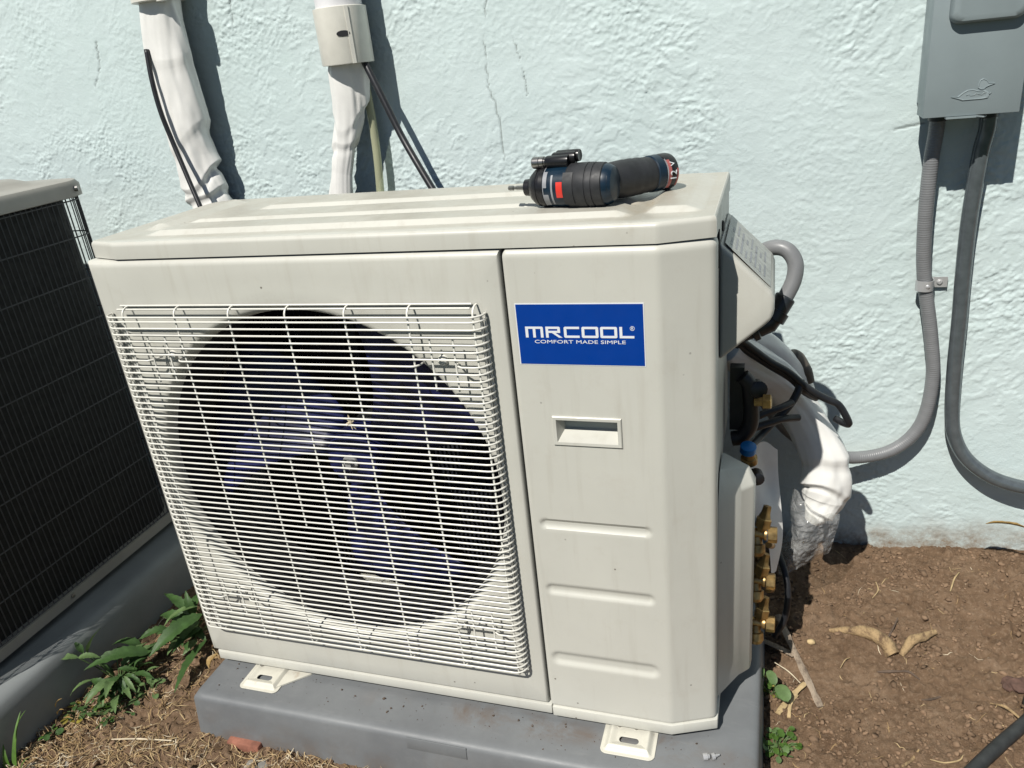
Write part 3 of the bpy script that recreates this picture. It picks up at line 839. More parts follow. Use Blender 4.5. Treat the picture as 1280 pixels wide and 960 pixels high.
# --- left side, back, right side
m = MB(); m.box((0.0005, 0.052, 0.02), (0.0025, D-0.003, 0.790)); m.build('side_panel', M['side_paint'], unit)
m = MB(); m.box((0.0005, D-0.002, 0.02), (W-0.02, D, 0.790)); m.build('back_panel', M['side_paint'], unit)
m = MB()
m.prism([(W-0.0022, CY+0.024, 0.40), (W-0.0022, CY+0.024, 0.7905), (W-0.0022, D, 0.7905), (W-0.0022, D, 0.40)], (-0.0015, 0, 0))
m.prism([(W-0.0022, CY+0.024, 0.02), (W-0.0022, CY+0.024, 0.3995), (W-0.0022, CY+0.11, 0.3995), (W-0.0022, CY+0.11, 0.02)], (-0.0015, 0, 0))
m.box((W-0.055, CY+0.11, 0.02), (W-0.05, D, 0.3995))
sp = m.build('side_panel', M['side_paint'], unit)
for (y, z) in ((0.165, 0.772), (0.115, 0.720)):
    m = MB(); m.lathe((W-0.004, y, z), (1, 0, 0), [(0, 0.0075), (0.004, 0.0075), (0.006, 0.0045)], 16); m.build('screw', M['driver_black'], sp, smooth=35)
m = MB(); m.box((W-0.002, 0.062, 0.742), (W+0.0006, 0.070, 0.790)); m.build('slot', M['dark_in'], sp)
# electrical cover: wedge shaped box on the side
m = MB()
yf, yb = 0.100, 0.300
prof = [(W-0.002, 0.7600), (W-0.002, 0.600), (1.0035, 0.652), (1.0125, 0.661), (1.0140, 0.672), (1.0130, 0.690), (1.0080, 0.699)]
prof = [(W-0.002, 0.600), (1.0010, 0.650), (1.0110, 0.660), (1.0140, 0.673), (1.0140, 0.688), (1.0095, 0.699), (W-0.002, 0.764)]
m.prism([(x, yf, z) for x, z in prof], (0, yb-yf, 0))
ec = m.build('electrical_cover', M['side_paint'], unit, bevel=0.006, seg=3)
m = MB()
q0, q1 = Vector((1.0075, 0, 0.7010)), Vector((W+0.004, 0, 0.7610)); nn = Vector((0.0600, 0, 0.0615)).normalized()*0.0010
m.prism([q0 + nn + Vector((0, yf+0.012, 0)), q0 + nn + Vector((0, yb-0.02, 0)), q1 + nn + Vector((0, yb-0.02, 0)), q1 + nn + Vector((0, yf+0.012, 0))], nn*0.3)
lb = m.build('warning_label', M['label_film'], ec)
m = MB()
for k in range(8):
    a = q1.lerp(q0, 0.10+0.105*k); b2 = q1.lerp(q0, 0.10+0.105*k+0.035)
    for (ya, yb2) in ((0.130, 0.165+0.02*((k*7) % 3)), (0.20, 0.225+0.015*((k*5) % 3))):
        e = nn*1.5
        m.prism([a+e+Vector((0, ya, 0)), a+e+Vector((0, yb2, 0)), b2+e+Vector((0, yb2, 0)), b2+e+Vector((0, ya, 0))], nn*0.15)
tag(m.build('label_print', M['driver_grey'], lb), kind='stuff')
# lower valve cover, faces angled toward the back
def vcov(z0, z1, top_in=0.0):
    return [(W-0.001, 0.062), (0.9765, 0.118), (0.9935, 0.136), (0.9960, 0.160), (W-0.001, 0.160)]
m = MB()
P0 = vcov(0, 0); zt = 0.386
V = [(x, y, 0.026) for x, y in P0] + [(x, y, zt) for x, y in P0]
V += [(W-0.001, 0.100, zt+0.042), (0.9700, 0.140, zt+0.026), (0.9840, 0.150, zt+0.020), (0.9860, 0.160, zt+0.020), (W-0.001, 0.160, zt+0.042)]
F = [(4, 3, 2, 1, 0)] + [(i, (i+1) % 5, 5+(i+1) % 5, 5+i) for i in range(5)] + [(5+i, 5+(i+1) % 5, 10+(i+1) % 5, 10+i) for i in range(5)] + [(10, 11, 12, 13, 14)]
m.add(V, F); m.build('valve_cover', M['side_paint'], unit, bevel=0.003, seg=2)
# recess plate behind the valves
m = MB(); m.box((W-0.045, 0.165, 0.03), (W-0.043, 0.335, 0.58)); m.build('valve_plate', M['dark_in'], unit)
def brass_valve(c, k=1.0):
    c = Vector(c)
    m = MB()
    m.lathe(c + Vector((-0.020, 0, 0))*k, (1, 0, 0), [(0, 0.004*k), (0.002*k, 0.0078*k), (0.022*k, 0.0078*k), (0.0225*k, 0.0092*k), (0.026*k, 0.0092*k)], 18)
    m.lathe(c + Vector((0.007, -0.001, 0))*k, (1, 0, 0), [(0, 0.010*k), (0.0006, 0.0118*k), (0.012*k, 0.0118*k), (0.013*k, 0.0105*k)], 8)
    m.lathe(c + Vector((-0.008, -0.002, -0.004))*k, (0.05, -0.45, -1), [(0, 0.0075*k), (0.010*k, 0.0085*k), (0.011*k, 0.0118*k), (0.022*k, 0.0118*k), (0.027*k, 0.0085*k), (0.029*k, 0.003*k)], 20)
    m.lathe(c + Vector((-0.002, 0, 0.004))*k, (0.22, 0.30, 1), [(0, 0.0070*k), (0.006*k, 0.0078*k), (0.0065*k, 0.0112*k), (0.019*k, 0.0112*k), (0.020*k, 0.0095*k), (0.028*k, 0.0068*k), (0.038*k, 0.0060*k)], 6)
    v = m.build('valve', M['brass'], unit, smooth=32)
    m = MB(); m.lathe(c + Vector((-0.0175, -0.010, 0.024))*k, (0.15, -1, 0.1), [(0, 0.0030*k), (0.0005, 0.0050*k), (0.009*k, 0.0050*k), (0.010*k, 0.0035*k)], 6); m.build('valve_nut', M['zinc'], v, smooth=32)
    return v
for q in ((1.0073, 0.2000, 0.2562), (1.0070, 0.2000, 0.1630), (1.0090, 0.2000, 0.0732)): brass_valve(q, 1.15)
for q in ((1.0059, 0.2300, 0.1883), (1.0081, 0.2300, 0.0935)):
    m = MB()
    m.lathe(q, (0.3, -0.5, -0.8), [(-0.012, 0.006), (0.0, 0.011), (0.010, 0.011), (0.014, 0.006)], 6)
    m.tube([Vector(q)+Vector((0.012, 0.02, 0.012)), Vector(q)+Vector((0.018, 0.05, -0.01))], 0.006, 10)
    m.build('pipe', M['brass'], unit, smooth=35)
# upper brass cap and the black bracket beside it
m = MB()
c = Vector((0.9896, 0.2400, 0.4751))
m.lathe(c, (1, -0.08, 0.06), [(0, 0.0080), (0.0125, 0.0080), (0.013, 0.0118), (0.0135, 0.0124), (0.0245, 0.0124), (0.0255, 0.0108), (0.0262, 0.006)], 6)
m.build('flare_cap', M['brass'], unit, smooth=32)
m = MB()
pts = [(0.9706, 0.2500, 0.5141), (0.9805, 0.2500, 0.5007), (0.9847, 0.2500, 0.4660), (0.9841, 0.2500, 0.4303), (0.9721, 0.2500, 0.4078), (0.9559, 0.2500, 0.4025)]
m.tube(spline(pts, 20), 0.0125, 12)
m.box(tuple(Vector((0.9635, 0.2600, 0.4675))+Vector((-0.012, -0.008, -0.05))), tuple(Vector((0.9635, 0.2600, 0.4675))+Vector((0.010, 0.01, 0.06))))
m.lathe((0.9901, 0.2600, 0.4910), (0.3, -1, 0.2), [(0, 0.014), (0.02, 0.014), (0.022, 0.010)], 16)
m.build('service_port', M['black_metal'], unit, smooth=40)
m = MB(); c = Vector((0.9819, 0.2150, 0.4024))
m.lathe(c, (0.1, -0.25, 1), [(-0.004, 0.0125), (0.0075, 0.0125), (0.0085, 0.0105)], 20); m.build('valve_cap', M['blue_cap'], unit, smooth=35)
m = MB(); m.lathe(c + Vector((0.0025, 0.006, -0.026)), (-0.1, -0.2, 1), [(0, 0.013), (0.010, 0.013), (0.011, 0.0105), (0.022, 0.0105)], 18); m.build('flare_cap', M['brass'], unit, smooth=32)
m = MB(); m.lathe((0.9964, 0.2000, 0.3610), (0.2, -1, 0), [(-0.012, 0.011), (0.006, 0.011), (0.008, 0.008)], 14); m.build('grommet', M['driver_black'], unit, smooth=35)
# --- mounting feet
def foot(x0, x1, yfr):
    m = MB(); nx_, ny_ = 64, 76; y1 = 0.018
    xs = np.linspace(x0, x1, nx_*2+1); ys = np.linspace(yfr, y1, ny_*2+1)
    X, Y = np.meshgrid(xs, ys); cx_ = (x0+x1)/2
    dx = (x1-x0)/2 - np.abs(X-cx_); dy = Y-yfr
    cr = 0.010
    edge = np.minimum(dx, dy)
    k_ = np.where((dx < cr) & (dy < cr), cr-np.hypot(cr-dx, cr-dy), edge)
    Z = -0.0102 + 0.0075*sstep(0.004, 0.014, k_) - 0.0035*sstep(0.012, 0.024, k_)
    mask = np.ones((len(ys)-1, len(xs)-1), bool)
    xc = (xs[:-1]+xs[1:])/2; yc = (ys[:-1]+ys[1:])/2; XC, YC = np.meshgrid(xc, yc)
    DX = (x1-x0)/2-np.abs(XC-cx_); DY = YC-yfr
    mask &= ~((DX < cr) & (DY < cr) & (np.hypot(cr-DX, cr-DY) > cr))
    cyc = yfr + 0.028
    mask &= ~(np.hypot(np.maximum(np.abs(XC-cx_)-0.0095, 0), YC-cyc) < 0.0062)
    o = grid_mesh('mounting_foot', np.stack([X, Y, Z], -1).reshape(-1, 3), len(xs), len(ys), M['foot_paint'], unit, smooth=60, mask=mask)
    md = o.modifiers.new('thick', 'SOLIDIFY'); md.thickness = 0.0016; md.offset = -1
    return o
f1 = foot(0.088, 0.170, -0.050); f2 = foot(0.771, 0.857, -0.050)
for (x, y) in ((0.106, 0.004), (0.795, 0.004), (0.822, 0.004)):
    m = MB(); m.lathe((x, y, -0.0065), (0, 0, 1), [(0, 0.004), (0.0035, 0.004), (0.0045, 0.002)], 8); m.build('rivet', M['screw'], unit, smooth=35)
# loose folded shim under the left foot
m = MB(); m.prism([(0.160, -0.040, -0.0115), (0.212, 0.006, -0.0115), (0.220, 0.020, -0.0115), (0.165, 0.020, -0.0115)], (0, 0, 0.0030))
shim = m.build('shim', M['foot_paint']); tag(shim, 'flat rusty cream metal shim beside the left mounting foot', 'metal shim')

# ================================================================== GREY PAD UNDER IT
pad = empty('equipment_pad', (0.5, 0.15, -0.1))
tag(pad, 'grey plastic equipment pad under the cream condenser with small bolts lying on it', 'equipment pad')
PX0, PX1, PYF, PYB, PZT, PZB = 0.006, 1.012, -0.084, 0.40, -0.0120, -0.125
bm = bmesh.new()
nxp, nyp = 120, 60
def pad_top(x, y): return PZT
m = MB()
# top grid + battered sides, rounded edge
us = np.linspace(0, 1, 160); vs = np.linspace(0, 1, 80)
prof = [(0.016, 0.0), (0.010, -0.0008), (0.005, -0.0030), (0.0018, -0.0065), (0.0, -0.011), (-0.004, -0.06), (-0.009, PZB-PZT)]
top = []
X, Y = np.meshgrid(PX0+0.016+(PX1-PX0-0.032)*us, PYF+0.016+(PYB-PYF-0.032)*vs)
Zp = np.full_like(X, PZT) + 0.0006*fbm(X, Y, 6, 2, 7)
base = np.stack([X, Y, Zp], -1).reshape(-1, 3)
idx = np.arange(len(base)).reshape(len(vs), len(us))
loop = np.concatenate([idx[0, :], idx[1:, -1], idx[-1, -2::-1], idx[-2:0:-1, 0]])
verts = [tuple(p) for p in base]
faces = [(idx[j, i], idx[j, i+1], idx[j+1, i+1], idx[j+1, i]) for j in range(len(vs)-1) for i in range(len(us)-1)]
prev = list(loop)
for off, dz in prof[1:]:
    new = []
    for i in loop:
        r_, c_ = divmod(int(i), len(us)); x, y, z = base[i]
        ox = (-(0.016-off) if c_ == 0 else ((0.016-off) if c_ == len(us)-1 else 0)); oy = (-(0.016-off) if r_ == 0 else ((0.016-off) if r_ == len(vs)-1 else 0))
        if ox and oy: ox *= 0.82; oy *= 0.82
        new.append((x+ox, y+oy, PZT+dz))
    o_ = len(verts); verts += new; cur = list(range(o_, o_+len(loop)))
    for j in range(len(loop)): faces.append((prev[j], cur[j], cur[(j+1) % len(loop)], prev[(j+1) % len(loop)]))
    prev = cur
pb = make('pad_shell', verts, faces, M['pad'], pad, smooth=50)
va = np.array(verts)
sx = 1 - sstep(0.0, 0.034, np.abs(va[:, 1]+0.020)) 
st_ = sx*(sstep(0.46, 0.60, va[:, 0])*(1-sstep(0.74, 0.77, va[:, 0])) + sstep(0.85, 0.865, va[:, 0])*(1-sstep(0.89, 0.94, va[:, 0])) + 0.35*sstep(0.3, 0.4, va[:, 0]))
st_ = st_ + 0.85*sstep(-0.055, -0.105, va[:, 2]) if False else st_ + 0.85*(1-sstep(-0.105, -0.05, va[:, 2]))
fattr(pb, 'stain', np.clip(st_, 0, 1))
m = MB(); m.prism([(0.4475, PYF-0.0030, -0.0395), (0.5560, PYF-0.0030, -0.0395), (0.5560, PYF-0.0008, -0.0175), (0.4475, PYF-0.0008, -0.0175)], (0, 0.003, 0)); npl = m.build('name_plate', M['pad'], pad, bevel=0.0007)
fattr(npl, 'stain', [0.0]*len(npl.data.vertices))
# two little nuts lying on the pad
for i, (x, y, a) in enumerate(((0.9335, -0.0268, 0.3), (0.9450, -0.0240, 0.5))):
    m = MB(); d = (math.cos(a), math.sin(a), 0.05)
    m.lathe((x, y, PZT+0.0050), d, [(-0.004, 0.0052), (0.003, 0.0052), (0.0032, 0.0038), (0.0062, 0.0034)] if i == 0 else [(-0.003, 0.004), (-0.002, 0.005), (0.002, 0.005), (0.003, 0.0028), (0.010, 0.0012)], 10)
    o = m.build('bolt', M['zinc'], smooth=35)
    tag(o, ('small bright steel nut on the grey pad, left of the pair' if i == 0 else 'small pointed steel screw head on the grey pad, right of the pair'), 'bolt', 'steel bolts on the pad')

# ================================================================== CORDLESS DRIVER ON THE LID
LT_ = ZR + 0.0073
N_ = Vector((0.7120, 0.098, LT_+0.0255)); R_ = Vector((0.8030, 0.0865, LT_+0.0265))
ax = (N_-R_).normalized()
drv = empty('cordless_driver', ((N_+R_)/2)*1.0)
drv.location.z = LT_
tag(drv, 'dark navy and black cordless impact driver lying on its side on the condenser lid', 'power tool')
m = MB()
L_ = (N_-R_).length
m.lathe(R_, ax, [(-0.0165, 0.0), (-0.016, 0.014), (-0.013, 0.0215), (-0.007, 0.0250), (0.002, 0.0264), (0.016, 0.0270), (0.034, 0.0272), (0.050, 0.0268), (0.066, 0.0262), (0.080, 0.0252), (0.086, 0.0230)], 36)
body = m.build('motor_housing', M['driver_blue'], drv, smooth=35)
m = MB()   # rubber overmould rings and flank grip, proud of the housing
m.lathe(R_, ax, [(-0.002, 0.0255), (-0.001, 0.0276), (0.009, 0.0284), (0.0095, 0.0274), (0.0110, 0.0274), (0.0115, 0.0285), (0.018, 0.0288), (0.0185, 0.0279), (0.0200, 0.0279), (0.0205, 0.0289), (0.044, 0.0287), (0.047, 0.0268)], 40, cap=False)
m.build('rubber_grip', M['driver_rubber'], drv, smooth=35)
m = MB(); m.lathe(R_, ax, [(0.078, 0.0240), (0.0785, 0.0262), (0.084, 0.0262), (0.0845, 0.0250), (0.088, 0.0246), (0.0885, 0.0254), (0.094, 0.0235), (0.100, 0.0180), (0.104, 0.0120), (0.106, 0.0085)], 36)
m.build('nose_ring', M['driver_black'], drv, smooth=32)
m = MB(); m.lathe(R_, ax, [(0.104, 0.0105), (0.1045, 0.0115), (0.112, 0.0108), (0.113, 0.007), (0.114, 0.0055)], 24); m.build('chuck', M['driver_black'], drv, smooth=32)
m = MB(); m.lathe(R_, ax, [(0.112, 0.0030), (0.126, 0.0030), (0.1265, 0.0022), (0.130, 0.0022), (0.1305, 0.0034), (0.137, 0.0034), (0.138, 0.0025)], 6); m.build('driver_bit', M['screw'], drv, smooth=32)
def on_body(t, ang, r):
    """point on the housing: t along axis from the rear, ang=0 faces the viewer side, + up"""
    side = Vector((0, 0, 1)).cross(ax).normalized()
    if side.y > 0: side = -side
    upv = Vector((0, 0, 1)); upv = (upv - ax*upv.dot(ax)).normalized()
    return R_ + ax*t + side*(math.cos(ang)*r) + upv*(math.sin(ang)*r)
def patch(t0, t1, a0, a1, r0, r1, name, mat, par, n=8, bevel=0):
    m = MB(); V = []; 
    for i in range(n+1):
        a = a0+(a1-a0)*i/n
        for t, r in ((t0, r0), (t1, r0), (t1, r1), (t0, r1)): V.append(on_body(t, a, r))
    F = [(i*4+j, i*4+(j+1) % 4, (i+1)*4+(j+1) % 4, (i+1)*4+j) for i in range(n) for j in range(4)] + [(3, 2, 1, 0), tuple(n*4+j for j in range(4))]
    m.add(V, F); return m.build(name, mat, par, smooth=30)
patch(0.0490, 0.0575, -0.36, 0.34, 0.0240, 0.0292, 'switch', M['driver_red'], drv)
patch(0.0350, 0.0485, -0.75, 0.75, 0.0250, 0.0298, 'switch_surround', M['driver_rubber'], drv)
patch(0.0635, 0.0660, -0.85, 0.72, 0.0240, 0.0266, 'trim_line', M['driver_grey'], drv, 12)
patch(0.0765, 0.0775, -1.0, 1.3, 0.0240, 0.0262, 'trim_line', M['driver_grey'], drv, 12)
patch(0.0700, 0.0765, -0.95, -0.25, 0.0240, 0.02605, 'print_band', M['driver_grey'], drv, 8)
patch(0.0720, 0.0765, 0.10, 0.95, 0.0240, 0.02605, 'print_band', M['driver_grey'], drv, 8)
for k in range(3): patch(-0.0090+0.004*k, -0.0072+0.004*k, -0.2, 0.6, 0.0170+0.004*k, 0.0240+0.0012*k, 'vent', M['driver_black'], drv, 6)
# handle and battery
H0 = R_ + ax*0.020 + Vector((0.012, 0.012, 0)); H1_ = Vector((0.8600, 0.1740, LT_+0.0235))
hd = (H1_-H0).normalized(); HL = (H1_-H0).length
def oval(t, a): return 1.0
m = MB()
m.tube([H0 + hd*(HL*t) for t in np.linspace(0, 0.86, 22)], [0.0225+0.0022*math.sin(PI*min(1, t*1.2)) for t in np.linspace(0, 0.86, 22)], 28,
       shape=lambda t, a: 1 + 0.012*math.sin(t*90)*(1 if 0.35 < t < 0.95 else 0))
m.build('handle', M['driver_rubber'], drv, smooth=45)
m = MB(); m.tube([H0 + hd*(HL*t) for t in (0.80, 0.82, 0.93, 0.945)], [0.0215, 0.0243, 0.0247, 0.0235], 28); m.build('handle_collar', M['driver_blue'], drv, smooth=35)
m = MB(); m.tube([H0 + hd*(HL*t) for t in (0.93, 0.955, 0.97, 1.10, 1.145, 1.165, 1.172)], [0.0225, 0.0236, 0.0243, 0.0248, 0.0238, 0.0205, 0.0150], 32)
bat = m.build('battery', M['driver_black'], drv, smooth=35)
hs = Vector((0, 0, 1)).cross(hd).normalized()
if hs.y > 0: hs = -hs
hu = (Vector((0, 0, 1)) - hd*hd.z).normalized()
def on_bat(t, ang, r): return H0 + hd*(HL*t) + hs*(math.cos(ang)*r) + hu*(math.sin(ang)*r)
def bpatch(t0, t1, a0, a1, r0, r1, name, mat, par, n=10):
    m = MB(); V = []
    for i in range(n+1):
        a = a0+(a1-a0)*i/n
        for t, r in ((t0, r0), (t1, r0), (t1, r1), (t0, r1)): V.append(on_bat(t, a, r))
    F = [(i*4+j, i*4+(j+1) % 4, (i+1)*4+(j+1) % 4, (i+1)*4+j) for i in range(n) for j in range(4)] + [(3, 2, 1, 0), tuple(n*4+j for j in range(4))]
    m.add(V, F); return m.build(name, mat, par, smooth=30)
bpatch(0.962, 1.015, -0.85, 0.80, 0.022, 0.0251, 'release_button', M['driver_pink'], bat)
bpatch(0.952, 0.960, -0.95, 0.90, 0.022, 0.0249, 'trim_line', M['driver_grey'], bat)
bpatch(1.105, 1.130, -0.75, 0.25, 0.022, 0.02505, 'red_band', M['driver_pink'], bat)
for txt, sz, t_, an in (('12', 0.0145, 1.045, -0.10), ('V', 0.0105, 1.045, 0.52)):
    o_ = on_bat(t_, an, 0.0252); nn_ = (hs*math.cos(an) + hu*math.sin(an)); rt = (-hs*math.sin(an) + hu*math.cos(an))
    text_mesh(txt, sz, 1.0, 'battery_print', M['white_print'], bat, o_, rt, -hd, nn_, 0.0004)
# bit holder on top
m = MB()
b0, b1 = on_body(0.046, 1.45, 0.0325), on_body(0.086, 1.50, 0.0318)
d_ = (b1-b0).normalized()
m.lathe(b0, d_, [(0.0, 0.0052), (-0.0005, 0.0078), (0.002, 0.0082), (0.030, 0.0082), (0.032, 0.0070)], 18)
m.lathe(b0 + Vector((-0.010, 0.015, 0.0045)) + ax*(-0.022), d_, [(0.0, 0.0052), (-0.0005, 0.0075), (0.002, 0.0080), (0.030, 0.0080), (0.032, 0.007)], 18)
m.lathe(b0 + Vector((-0.004, 0.008, 0.003)) + ax*(-0.012), d_, [(0.0, 0.0052), (-0.0005, 0.0075), (0.002, 0.0080), (0.030, 0.0080), (0.032, 0.007)], 18)
m.build('bit_holder', M['driver_black'], drv, smooth=35)
m = MB(); m.lathe(b0 + d_*0.030, d_, [(0, 0.0062), (0.004, 0.0062), (0.0045, 0.0076), (0.010, 0.0078), (0.0105, 0.0070), (0.0115, 0.0078), (0.020, 0.0078), (0.0215, 0.0066)], 20)
m.build('nut_setter', M['screw'], drv, smooth=32)

# ================================================================== LINE SETS ON THE WALL
def wrinkled(path, rad, nseg, n, amp, seed, flat=0.75, twist=0.0, fold=0.0, folds=(), freq=0.04, slant=0.05):
    P = spline(path, nseg); R = np.interp(np.linspace(0, 1, nseg), np.linspace(0, 1, len(rad)), rad)
    V = []; F = []
    for i in range(nseg):
        t = i/(nseg-1); T = (P[min(i+1, nseg-1)]-P[max(i-1, 0)]).normalized()
        nx = Vector((1, 0, 0)); nx = (nx - T*nx.dot(T)).normalized(); ny = T.cross(nx)
        for j in range(n):
            a = 2*PI*j/n; c_, s_ = math.cos(a), math.sin(a)
            u = math.cos(a+twist*t)*1.3; v = math.sin(a+twist*t)*1.3
            L = t*nseg*freq
            w = float(fbm(np.array([u*0.8 + L*0.32]), np.array([v*0.8 + L*0.55]), 1.0, 3, seed)[0])
            k = 1 + amp*w
            for (tf, wd, dp, ph) in folds:      # cloth fold: swells slowly, then tucks in sharply
                uu = (t - tf - slant*math.sin(a + ph) - 0.45*slant*math.sin(2*a + 3*ph))/wd
                sw = (uu+1)**1.5 if -1 < uu <= 0 else (max(0.0, 1-uu*5) if uu > 0 else 0)
                sw -= 0.55*math.exp(-((uu-0.32)/0.16)**2)
                k += dp*sw*(0.45 + 0.55*max(0.0, math.cos(a - ph)))
            V.append(P[i] + nx*(c_*R[i]*k) + ny*(s_*R[i]*k*flat))
    F = [(i*n+j, i*n+(j+1) % n, (i+1)*n+(j+1) % n, (i+1)*n+j) for i in range(nseg-1) for j in range(n)]
    F += [tuple(range(n-1, -1, -1)), tuple(range((nseg-1)*n, nseg*n))]
    return V, F
# left sleeve
ls = empty('line_set', (-0.2325, 0.5700, 0.7823))
tag(ls, 'wide wrinkled white line set sleeve on the wall, left of the twisted one', 'pipe sleeve')
V, F = wrinkled([(-0.1807, 0.5700, 1.2748), (-0.2049, 0.5700, 1.1832), (-0.2149, 0.5700, 1.0769), (-0.2185, 0.5700, 0.9721), (-0.2168, 0.5700, 0.8788), (-0.2073, 0.5700, 0.7991), (-0.1981, 0.5700, 0.7073), (-0.1980, 0.5750, 0.6301)],
                [0.044, 0.046, 0.051, 0.050, 0.046, 0.045, 0.041, 0.041], 360, 80, 0.26, 3, 0.72, 0.0, 0, ((0.30, 0.12, 0.07, -2.2), (0.49, 0.13, 0.11, -0.9), (0.640, 0.10, 0.26, -0.6), (0.735, 0.075, 0.30, -2.3), (0.80, 0.06, 0.26, -0.8)), 0.014, 0.035)
make('sleeve', V, F, M['vinyl'], ls, smooth=179)
m = MB(); a_ = Vector((-0.2059, 0.5700, 1.1863)); m.lathe(a_, (0, 0, 1), [(0, 0.047), (0.001, 0.0535), (0.10, 0.0535)], 40); m.build('coupler', M['pvc_old'], ls, smooth=40)
m = MB(); m.lathe(a_ + Vector((0.040, -0.040, 0.0)), (0, 0, 1), [(-0.003, 0.010), (0.06, 0.010)], 12); m.build('clip', M['pvc_old'], ls, smooth=40)
cb = MB(); cb.tube(spline([(-0.2390, 0.5350, 1.1007), (-0.2369, 0.5250, 1.0418), (-0.2303, 0.5180, 0.9780), (-0.2168, 0.5150, 0.9119), (-0.1894, 0.5000, 0.8369), (-0.1586, 0.4800, 0.7657), (-0.1509, 0.4700, 0.7118)], 50), 0.0052, 12)
o = cb.build('cable', M['cable'], smooth=179); tag(o, 'thin black cable lying against the wide wrinkled white sleeve at the left', 'cable', 'black cables on the wall')
# second line set: pipe, collar, twisted sleeve
l2 = empty('line_set', (0.1389, 0.5700, 0.7733))
tag(l2, 'white pipe with a slotted ivory collar above a narrow twisted sleeve', 'pipe sleeve')
m = MB(); a_ = Vector((0.2073, 0.5650, 1.0289)); rad2 = 0.0465
m.lathe(a_, (0, 0, 1), [(0, rad2*0.93), (0.0, rad2*1.08), (0.002, rad2*1.1), (0.100, rad2*1.1), (0.1015, rad2*0.98)], 48); col = m.build('collar', M['pvc_old'], l2, smooth=40)
m = MB(); m.lathe(a_ + Vector((0, 0, 0.10)), (0, 0, 1), [(0, rad2*0.96), (0.35, rad2*0.96)], 40); m.build('pipe', M['pvc'], l2, smooth=40)
rot = math.radians(-62); d2 = Vector((math.cos(rot), math.sin(rot), 0))
m = MB(); c2 = a_ + d2*(rad2*1.1) + Vector((0, 0, 0.053)); tx = Vector((-d2.y, d2.x, 0))
m.prism([c2 - d2*0.004 + tx*(0.013*math.cos(q)) + Vector((0, 0, 0.0055*math.sin(q))) for q in np.linspace(0, 2*PI, 14, endpoint=False)], d2*0.0045); m.build('slot', M['dark_in'], col)
rot = math.radians(-48); d3 = Vector((math.cos(rot), math.sin(rot), 0)); tx3 = Vector((-d3.y, d3.x, 0))
m = MB(); c3 = a_ + d3*(rad2*1.1-0.0006)
m.prism([c3 - tx3*0.0035, c3 + tx3*0.0035, c3 + tx3*0.0035 + d3*0.0022, c3 - tx3*0.0035 + d3*0.0022], (0, 0, 0.1)); m.build('rib', M['pvc_old'], col)
V, F = wrinkled([(0.2072, 0.5700, 1.0579), (0.1998, 0.5700, 1.0147), (0.1928, 0.5700, 0.9733), (0.1808, 0.5700, 0.9250), (0.1618, 0.5700, 0.8710), (0.1439, 0.5700, 0.8232), (0.1312, 0.5700, 0.7736), (0.1203, 0.5700, 0.7051), (0.1031, 0.5700, 0.6066)],
                [0.038, 0.043, 0.038, 0.031, 0.0245, 0.0225, 0.026, 0.025, 0.025], 240, 64, 0.30, 13, 0.62, 2.6, 0, ((0.34, 0.14, 0.12, -0.5), (0.50, 0.12, 0.22, -2.4)), 0.014, 0.06)
make('sleeve', V, F, M['vinyl'], l2, smooth=179)
m = MB(); m.tube(spline([(0.2277, 0.5850, 1.0408), (0.2239, 0.5900, 0.9813), (0.2238, 0.5920, 0.9116), (0.2210, 0.5920, 0.8397), (0.2143, 0.5920, 0.7653), (0.2055, 0.5920, 0.6881)], 40), 0.0085, 14)
o = m.build('drain_tube', M['clear_tube'], smooth=179); tag(o, 'cloudy yellowish drain tube hanging down behind the lid beside the twisted sleeve', 'tube')
m = MB(); m.tube(spline([(0.2419, 0.5600, 1.0374), (0.2585, 0.5500, 1.0073), (0.2868, 0.5400, 0.9469), (0.3141, 0.5300, 0.8891), (0.3487, 0.5100, 0.8365), (0.3873, 0.4900, 0.7797), (0.4220, 0.4700, 0.7329)], 50), 0.0068, 14)
o = m.build('cable', M['cable'], smooth=179); tag(o, 'thicker black cable slanting from the ivory collar down behind the lid', 'cable', 'black cables on the wall')

# ================================================================== DISCONNECT BOX
BX0, BX1, BYF, BZ0, BZ1 = 1.232, 1.3655, 0.520, 0.852, 1.130
box = empty('disconnect_box', (1.30, 0.62, BZ0))
tag(box, 'grey metal electrical disconnect box with an embossed duck on the wall at top right', 'electrical box')
m = MB()
m.box((BX0+0.004, BYF+0.012, BZ0+0.016), (BX0+0.006, WALL_Y-0.002, BZ1)); m.box((BX1-0.006, BYF+0.012, BZ0+0.016), (BX1-0.004, WALL_Y-0.002, BZ1))
m.box((BX0+0.0062, WALL_Y-0.005, BZ0+0.016), (BX1-0.0062, WALL_Y-0.0025, BZ1)); m.box((BX0+0.0062, BYF+0.014, BZ0+0.0160), (BX1-0.0062, WALL_Y-0.0052, BZ0+0.018))
m.build('enclosure', M['box_grey'], box)
